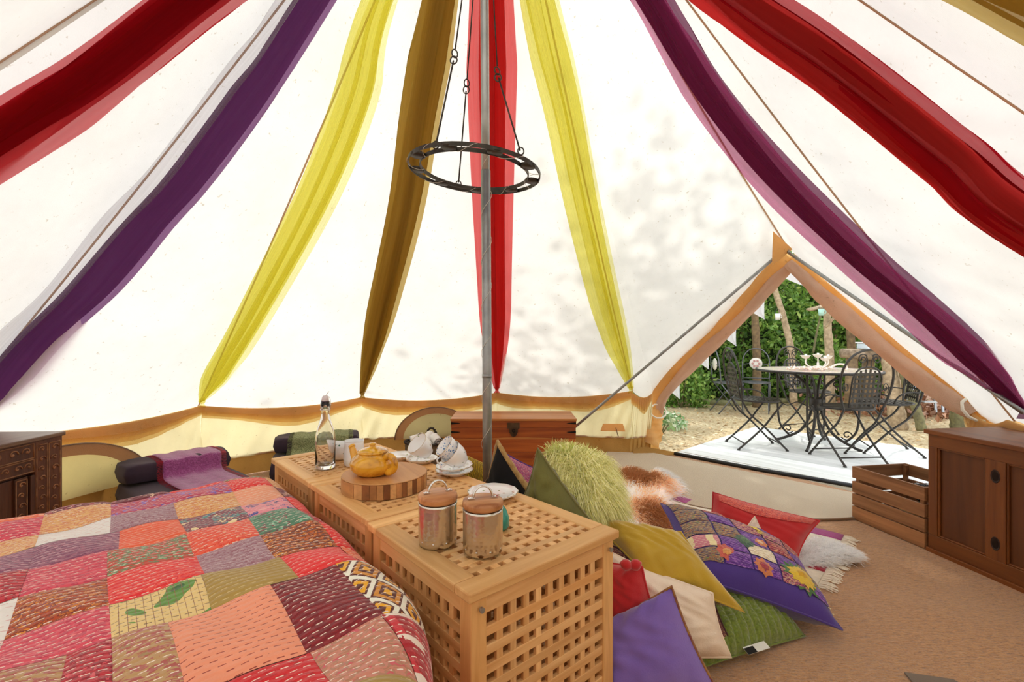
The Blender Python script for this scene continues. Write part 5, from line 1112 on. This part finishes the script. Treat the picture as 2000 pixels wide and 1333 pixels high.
# small bistro chairs by the hedge
def bistro(loc, rz, label, back=True):
    g = thing('bistro_chair', label, 'chair', loc, rz, 'slim bistro chairs by the hedge')
    mb = MB(); mb.tube([(x, -.16 - .1*(z-.45), z) for x, z in spline([(-.18,.45),(-.18,.78),(-.10,.92),(0,.95),(.10,.92),(.18,.78),(.18,.45)], 5)], .010, 6); f = mb.build('back_frame', M_grey, g, True)
    mb = MB(); mb.lathe([(.001,-.006),(.085,-.006),(.09,0),(.085,.006),(.001,.006)], 26, (0, -.19, .72), Matrix.Rotation(R(90), 3, 'X')); md = mb.build('medallion', simple('mosaic_white', '#dcd6cc', .5), f, True, label='round white mosaic medallion')
    mb = MB()
    for k in range(6): mb.lathe([(.001,.0),(.018,.0),(.016,.003),(.001,.004)], 8, (.045*math.cos(k*1.047), -.18, .72 + .045*math.sin(k*1.047)), Matrix.Rotation(R(-90), 3, 'X'))
    mb.build('mosaic_flower', simple('mosaic_rose', '#b98a84', .5), md)
    mb = MB(); mb.tube([(-.18,-.16,.5),(.18,-.16,.5)], .008, 6); mb.tube([(-.09,-.19,.72),(-.18,-.185,.70)], .006, 5); mb.tube([(.09,-.19,.72),(.18,-.185,.70)], .006, 5); mb.build('back_bars', M_grey, f, True)
    mb = MB(); mb.lathe([(.001,.44),(.195,.44),(.195,.455),(.001,.455)], 30); mb.build('seat', M_grey, g)
    for s in (-1, 1):
        mb = MB(); mb.tube([(s*.17,-.16,.45),(s*.17,.18,.0)], .009, 6); mb.build('leg', M_grey, g, True); mb = MB(); mb.tube([(s*.185,.15,.44),(s*.185,-.2,.0)], .009, 6); mb.build('leg', M_grey, g, True)
    return g
bistro(Vector((3.66, 7.05, -.074)), R(152), 'slim grey bistro chair whose white medallion back faces the camera')
bistro(Vector((3.22, 7.0, -.074)), R(-95), 'slim grey bistro chair half hidden behind the left iron chair')

# white flower candelabra on the table
cd = thing('candelabra', 'white flower-shaped candelabra standing on the mosaic table', 'candelabra', Vector((2.90, 4.45, TZ2+.001))); M_wht = simple('white_enamel', '#ece6dc', .45, 0, '#d8cec0', 40)
mb = MB(); mb.lathe([(.001,0),(.06,0),(.05,.012),(.012,.02),(.010,.07),(.001,.07)], 20); mb.build('base', M_wht, cd, True)
for (x, y, z) in ((-.115,0,.105),(0,.0,.115),(.11,.02,.100),(.03,-.06,.085)):
    mb = MB(); mb.tube(spline([(0,0,.04),(x*.6,y*.6,.03),(x,y,.06),(x,y,z)], 6), .006, 6); a = mb.build('arm', M_wht, cd, True)
    mb = MB(); N = 24; mb.lathe([(.006,0),(.022,.006),(.036,.028),(.042,.034),(.030,.030),(.016,.012),(.001,.010)], N, (x, y, z), cap=False)
    mb.v = [(x + (q[0]-x)*(1+.22*math.cos(5*math.atan2(q[1]-y, q[0]-x))), y + (q[1]-y)*(1+.22*math.cos(5*math.atan2(q[1]-y, q[0]-x))), q[2]) for q in mb.v]; mb.build('flower_cup', M_wht, a, True)
    mb = MB(); mb.lathe([(.001,.01),(.010,.01),(.010,.045),(.001,.046)], 12, (x, y, z)); mb.build('candle_socket', M_wht, a, True)
bs_ = thing('bead_garland', 'string of pale shell beads heaped beside the white candelabra', 'garland', Vector((2.93, 4.40, TZ2+.001))); mb = MB(); rs = random.Random(6)
for k in range(70):
    a = k*.28; r = .03 + .0022*k; mb.lathe([(.0005,-.011),(.009,-.006),(.011,0),(.009,.006),(.0005,.011)], 7, (-.16 + r*math.cos(a)*1.2, r*math.sin(a)*.6, .011 + rs.random()*.02))
mb.build('beads', simple('shell_pink', '#dcbfb0', .4, 0, '#eadfd2', 50), bs_, True, kind='stuff')
mb = MB(); P = spline([(.04,0,.02),(.12,0,.055),(.19,.0,.05),(.22,.02,.02),(.20,.0,.004)], 8)
for p in P: mb.lathe([(.0005,-.010),(.008,-.006),(.010,0),(.008,.006),(.0005,.010)], 7, p)
mb.build('beads', MATS['shell_pink'], bs_, True, kind='stuff')

# hedge, shrubs and trees
def foliage(c, rad, n, seed, mat, s0=.05, s1=.11, shell=.45):
    rs = np.random.RandomState(seed); P = []
    cl = rs.randn(max(6, n//160), 3); cl /= np.linalg.norm(cl, axis=1)[:, None]; cl *= (shell + (1-shell)*rs.rand(len(cl), 1))
    for i in range(n):
        q = cl[rs.randint(len(cl))] + rs.randn(3)*.17; P.append(Vector(c) + Vector((q[0]*rad[0], q[1]*rad[1], q[2]*rad[2])))
    return leaf_mesh([p for p in P if p.z > -.06], seed + 50, s0, s1)
M_bark = simple('bark_brown', '#86704f', .9, 0, '#5a4938', 18, .8, 60); M_barkp = simple('bark_pale', '#b5a184', .9, 0, '#84725a', 22, .8, 60); M_bgn = simple('bark_green', '#7d7a54', .9, 0, '#5a5640', 20, .8, 60)
hd = thing('evergreen_hedge', 'tall evergreen hedge closing off the clearing behind the iron table', 'hedge', Vector((5, 8.4, -.07)))
rs = np.random.RandomState(9); P = []
for i in range(30000):
    x = rs.uniform(1.4, 9.2); z = rs.rand()**.9*2.55; b = .28*math.sin(2.3*x) + .22*math.sin(3.1*z + 1.7*x) + .16*math.sin(7*x + 5*z); y = 8.0 + .06*(x-4)**2*.3 + b*.8 + abs(rs.randn())*.22
    P.append(Vector((x-5, y-8.4, z + .01)))
leaf_mesh(P, 21, .06, .12).build('foliage', L_hedge, hd, kind='stuff')
mb = MB(); mb.grid(lambda u, v: Vector((-3.8 + 8.2*u, .35 + .06*math.sin(20*u), 2.4*v)), 30, 8); mb.build('inner_sheet', simple('hedge_dark', '#2a3718', 1.0, 0, '#1c2612', 6), hd, solid=.25)  # solid dark green sheet filling the hedge behind the leaves
mb = MB()
for k in range(9): x = -3.4 + .85*k; mb.tube([(x, .1, 0), (x + .05, .15, 1.0), (x - .05, .2, 2.0)], .03, 6)
mb.build('stems', M_bark, hd, True)
def shrub(c, rad, n, seed, mat, label, name='shrub', cat='shrub', s=(.05,.1)):
    g = thing(name, label, cat, Vector((c[0], c[1], -.07))); m = foliage((0,0,c[2]+.07), rad, n, seed, mat, s[0], s[1], .3); m.build('foliage', mat, g, kind='stuff')
    mb = MB()
    for k in range(4): a = k*1.6; mb.tube([(0,0,0),(.3*rad[0]*math.cos(a), .3*rad[1]*math.sin(a), c[2]*.7),(.6*rad[0]*math.cos(a), .6*rad[1]*math.sin(a), c[2]+.2*rad[2])], .008, 5)
    mb.build('stems', M_bgn, g, True)
shrub((1.66, 5.25, .17), (.26,.3,.26), 900, 31, L_ivy, 'low variegated ivy bush beside the left edge of the doorway', s=(.04,.08))
shrub((1.98, 5.75, .05), (.25,.3,.12), 380, 33, L_ivy, 'patch of ground ivy behind the variegated bush', s=(.04,.07))
shrub((2.7, 7.5, .45), (.55,.35,.55), 2200, 35, L_hedge, 'rounded yellow-green bush in front of the hedge at the left')
def trunk(label, pts, r, mat, cat='tree', name='tree_trunk', group=None, extra=None):
    P = spline(pts, 6); n = len(P); b = Vector(P[0]); mb = MB(); rs = random.Random(len(label)); g = thing(name, label, cat, b, 0, group)
    mb.tube([Vector(p) - b for p in P], [r*(1.15 - .35*k/n + .06*math.sin(k*2.1)) for k in range(n)], 9); mb.build('trunk', mat, g, True)
    for e in (extra or []):
        q = MB(); q.tube([Vector(p) - b for p in spline(e[0], 5)], e[1], 6); q.build('branch', mat, g, True)
    return g
def G(px, py): return on(px, py, -.07)
trunk('slender pale tree trunk leaning left, in front of the hedge', [at(1550,792,6.9)*1.0, at(1545,690,6.9), at(1530,620,6.95), at(1512,560,7.0), at(1490,450,7.1)], .045, M_barkp)
trunk('straight brown tree trunk half hidden in the hedge', [at(1478,800,7.55), at(1478,700,7.55), at(1474,610,7.55), at(1472,480,7.55)], .06, M_bark)
trunk('dark bare tree trunk behind the log rail at the right', [at(1668,800,6.9), at(1664,700,6.9), at(1658,600,6.9), at(1655,480,6.95)], .055, M_bark)
trunk('thin slanting stick between the bird table and the pale trunk', [at(1588,690,7.2), at(1597,640,7.2), at(1607,600,7.2)], .014, M_bgn)
pl = trunk('rustic bird table on a peeled log post beyond the garden table', [at(1621,790,6.3), at(1620,700,6.3), at(1616,640,6.3), at(1615,600,6.3)], .052, M_barkp, 'bird table', 'bird_table', extra=[([at(1612,640,6.28), at(1628,622,6.2), at(1646,604,6.15)], .018)])
mb = MB(); a, b = at(1581,606,6.25) - pl.location, at(1652,594,6.3) - pl.location; mb.tube([a, a.lerp(b,.5) + Vector((0,0,.012)), b], [.03,.042,.03], 7, False, .6); mb.tube([a + Vector((.06,-.2,.02)), b + Vector((-.05,-.2,.02))], [.03,.03], 7, False, .5); mb.tube([a + Vector((.10,.2,.02)), b + Vector((-.05,.2,.02))], [.03,.03], 7, False, .5); mb.build('top_board', M_barkp, pl, True)
def mug(c, label, mat):
    g = thing('hanging_mug', label, 'mug', c); mb = MB(); mb.lathe([(.001,0),(.030,0),(.038,.09),(.035,.09),(.028,.006),(.001,.006)], 18, cap=False); mb.build('bowl', mat, g, True)
    mb = MB(); mb.tube(spline([(-.034,0,.085),(-.02,0,.15),(.02,0,.15),(.034,0,.085)], 5), .0025, 5); mb.build('wire', M_grey, g, True); mb = MB(); mb.tube(spline([(.033,0,.07),(.058,0,.065),(.055,0,.03),(.031,0,.025)], 5), .005, 5); mb.build('handle', mat, g, True)
mug(at(1604,617,6.18), 'pale blue-green mug hanging under the bird table', simple('enamel_mint', '#a8d3c8', .4)); mug(at(1519,625,6.85), 'white mug hanging on the slender pale trunk', simple('enamel_white', '#e3e3df', .4))
lr = thing('log_rail', 'rough log rail on stump legs at the right, beyond the chairs', 'bench', at(1690,780,5.9)); b = lr.location
mb = MB(); mb.tube([at(1643,690,5.95) - b, at(1690,693,5.9) - b, at(1735,690,5.85) - b], [.06,.07,.07], 9); mb.build('rail', simple('log_grey', '#a8957e', .9, 0, '#6d5c4a', 18, .8, 60), lr, True)
for px in (1662, 1694): mb = MB(); mb.tube([at(px,800,5.95) - b, at(px+2,700,5.95) - b], [.075,.065], 9); mb.build('stump_leg', M_bark, lr, True)
sb = thing('storage_box', 'white and pale blue plastic box on top of the log rail', 'box', at(1704,684,5.87) + Vector((0,0,.012))); mb = MB(); mb.box((0,0,.035), (.26,.2,.07)); mb.build('box_body', simple('plastic_pale_blue', '#c9d6e0', .4), sb, bevel=.012); mb = MB(); mb.box((0,0,.078), (.28,.22,.018)); mb.build('lid', simple('plastic_white', '#e9eef2', .35), sb, bevel=.006)
trunk('thick bare log post at the right end of the log rail', [at(1756,838,5.72), at(1748,790,5.7), at(1738,720,5.7), at(1733,640,5.7)], .085, M_barkp, 'post', 'log_post')
trunk('short leaning log propped behind the right iron chair', [at(1800,840,5.5), at(1790,800,5.5), at(1772,755,5.55), at(1755,700,5.6)], .045, M_bgn, 'log', 'leaning_log')
trunk('pale mossy tree trunk cut off by the right side of the doorway', [at(1880,838,5.6), at(1876,800,5.6), at(1870,740,5.6), at(1868,600,5.65)], .10, M_bgn)
ld = thing('stepladder', 'grey aluminium stepladder among the dead leaves at the right', 'ladder', at(1818,808,6.3)); b = ld.location; M_alu = simple('aluminium', '#b4bcc4', .4, .5)
for (p, q) in (((1828,806),(1822,735)), ((1788,780),(1812,735)), ((1842,806),(1836,735)), ((1772,782),(1798,735))):
    mb = MB(); mb.tube([at(p[0],p[1],6.3) - b, at(q[0],q[1],6.4) - b], .016, 6); mb.build('rail', M_alu, ld)
for y in (762, 785): mb = MB(); p, q = at(1800,y,6.28) - b, at(1826,y,6.28) - b; mb.box((p+q)/2, ((q-p).length, .09, .014)); mb.build('tread', M_alu, ld)
# log edging along the hedge foot
eg = thing('log_edging', 'low mossy log edging along the foot of the hedge', 'edging', G(1440,790)); b = eg.location
mb = MB(); mb.tube([Vector(p) - b + Vector((0,0,.03)) for p in spline([G(1320,775), G(1370,788), G(1450,792), G(1540,786), G(1620,783)], 6)], .05, 8); mb.build('edging', simple('mossy_edge', '#8f8a66', .95, 0, '#6a6a45', 14, .8, 60), eg, True)
# bunting outside the doorway
bn = thing('bunting', 'string of white pennants hanging outside the left edge of the doorway', 'bunting', at(1440,640,4.4)); b = bn.location
BP = [at(1550,520,3.75), at(1480,595,4.0), at(1430,645,4.2), at(1375,702,4.45), at(1325,750,4.7)]
mb = MB(); mb.tube([p - b for p in [at(1575,515,3.7)] + BP + [at(1300,775,4.8)]], .003, 5); mb.build('cord', fabric('cord_white', '#dddad4'), bn, True)
M_pen = canvas('pennant_white', '#eef1f6', '#f2f4f8', .5)
for (px, py, y, w, h) in ((1556,516,3.72,46,44), (1478,578,3.98,40,46), (1424,630,4.2,36,46), (1372,680,4.45,32,42), (1316,738,4.75,30,42)):
    p, q, r = at(px-w*.62, py+w*.55, y+.04) - b, at(px+w*.38, py-w*.22, y-.03) - b, at(px+w*.38, py+h, y) - b; mb = MB()
    mb.grid(lambda u, v: (p*(1-u) + q*u)*(1-v) + r*v + Vector((.004*math.sin(8*u), .012*math.sin(6*u+3*v), 0)), 6, 8); mb.build('pennant', M_pen, bn, True)
# trees that shade the tent from behind and beside
def tree(base, crown, rad, n, seed, label, s=(.10,.2)):
    g = thing('shade_tree', label, 'tree', Vector((base[0], base[1], -.07))); b = Vector((base[0], base[1], -.07)); c = Vector(crown)
    mb = MB(); mb.tube([Vector(p) - b for p in spline([b, b.lerp(c, .5) + Vector((.1,.1,.2)), c], 6)], [.16 - .006*k for k in range(13)], 9); mb.build('trunk', M_bark, g, True)
    rs = random.Random(seed)
    for k in range(7): 
        e = c + Vector((rad[0]*rs.uniform(-.8,.8), rad[1]*rs.uniform(-.8,.8), rad[2]*rs.uniform(-.3,.8))); m = b.lerp(c, .75); q = MB(); q.tube([m - b, m.lerp(e,.5) - b + Vector((0,0,.15)), e - b], [.05,.035,.012], 6); q.build('branch', M_bark, g, True)
    foliage(c - b, rad, n, seed, L_tree, s[0], s[1], .25).build('foliage', L_tree, g, kind='stuff')
tree((4.6, 10.2), (3.0, 8.4, 5.6), (2.3, 1.9, 2.0), 5200, 61, 'tall leafy tree beyond the hedge shading the doorway and deck')
tree((.9, 9.6), (.35, 7.8, 3.5), (2.0, 1.2, .75), 1100, 63, 'leafy tree behind the back wall dappling the canvas')
tree((-3.2, 9.2), (-2.4, 7.6, 3.5), (1.9, 1.2, .8), 1000, 65, 'leafy tree behind the left of the tent dappling the lower canvas')
tree((5.6, 6.6), (3.6, 6.2, 4.9), (1.9, 1.5, 1.2), 1700, 67, 'leafy tree right of the deck throwing leaf shadows on the roof')
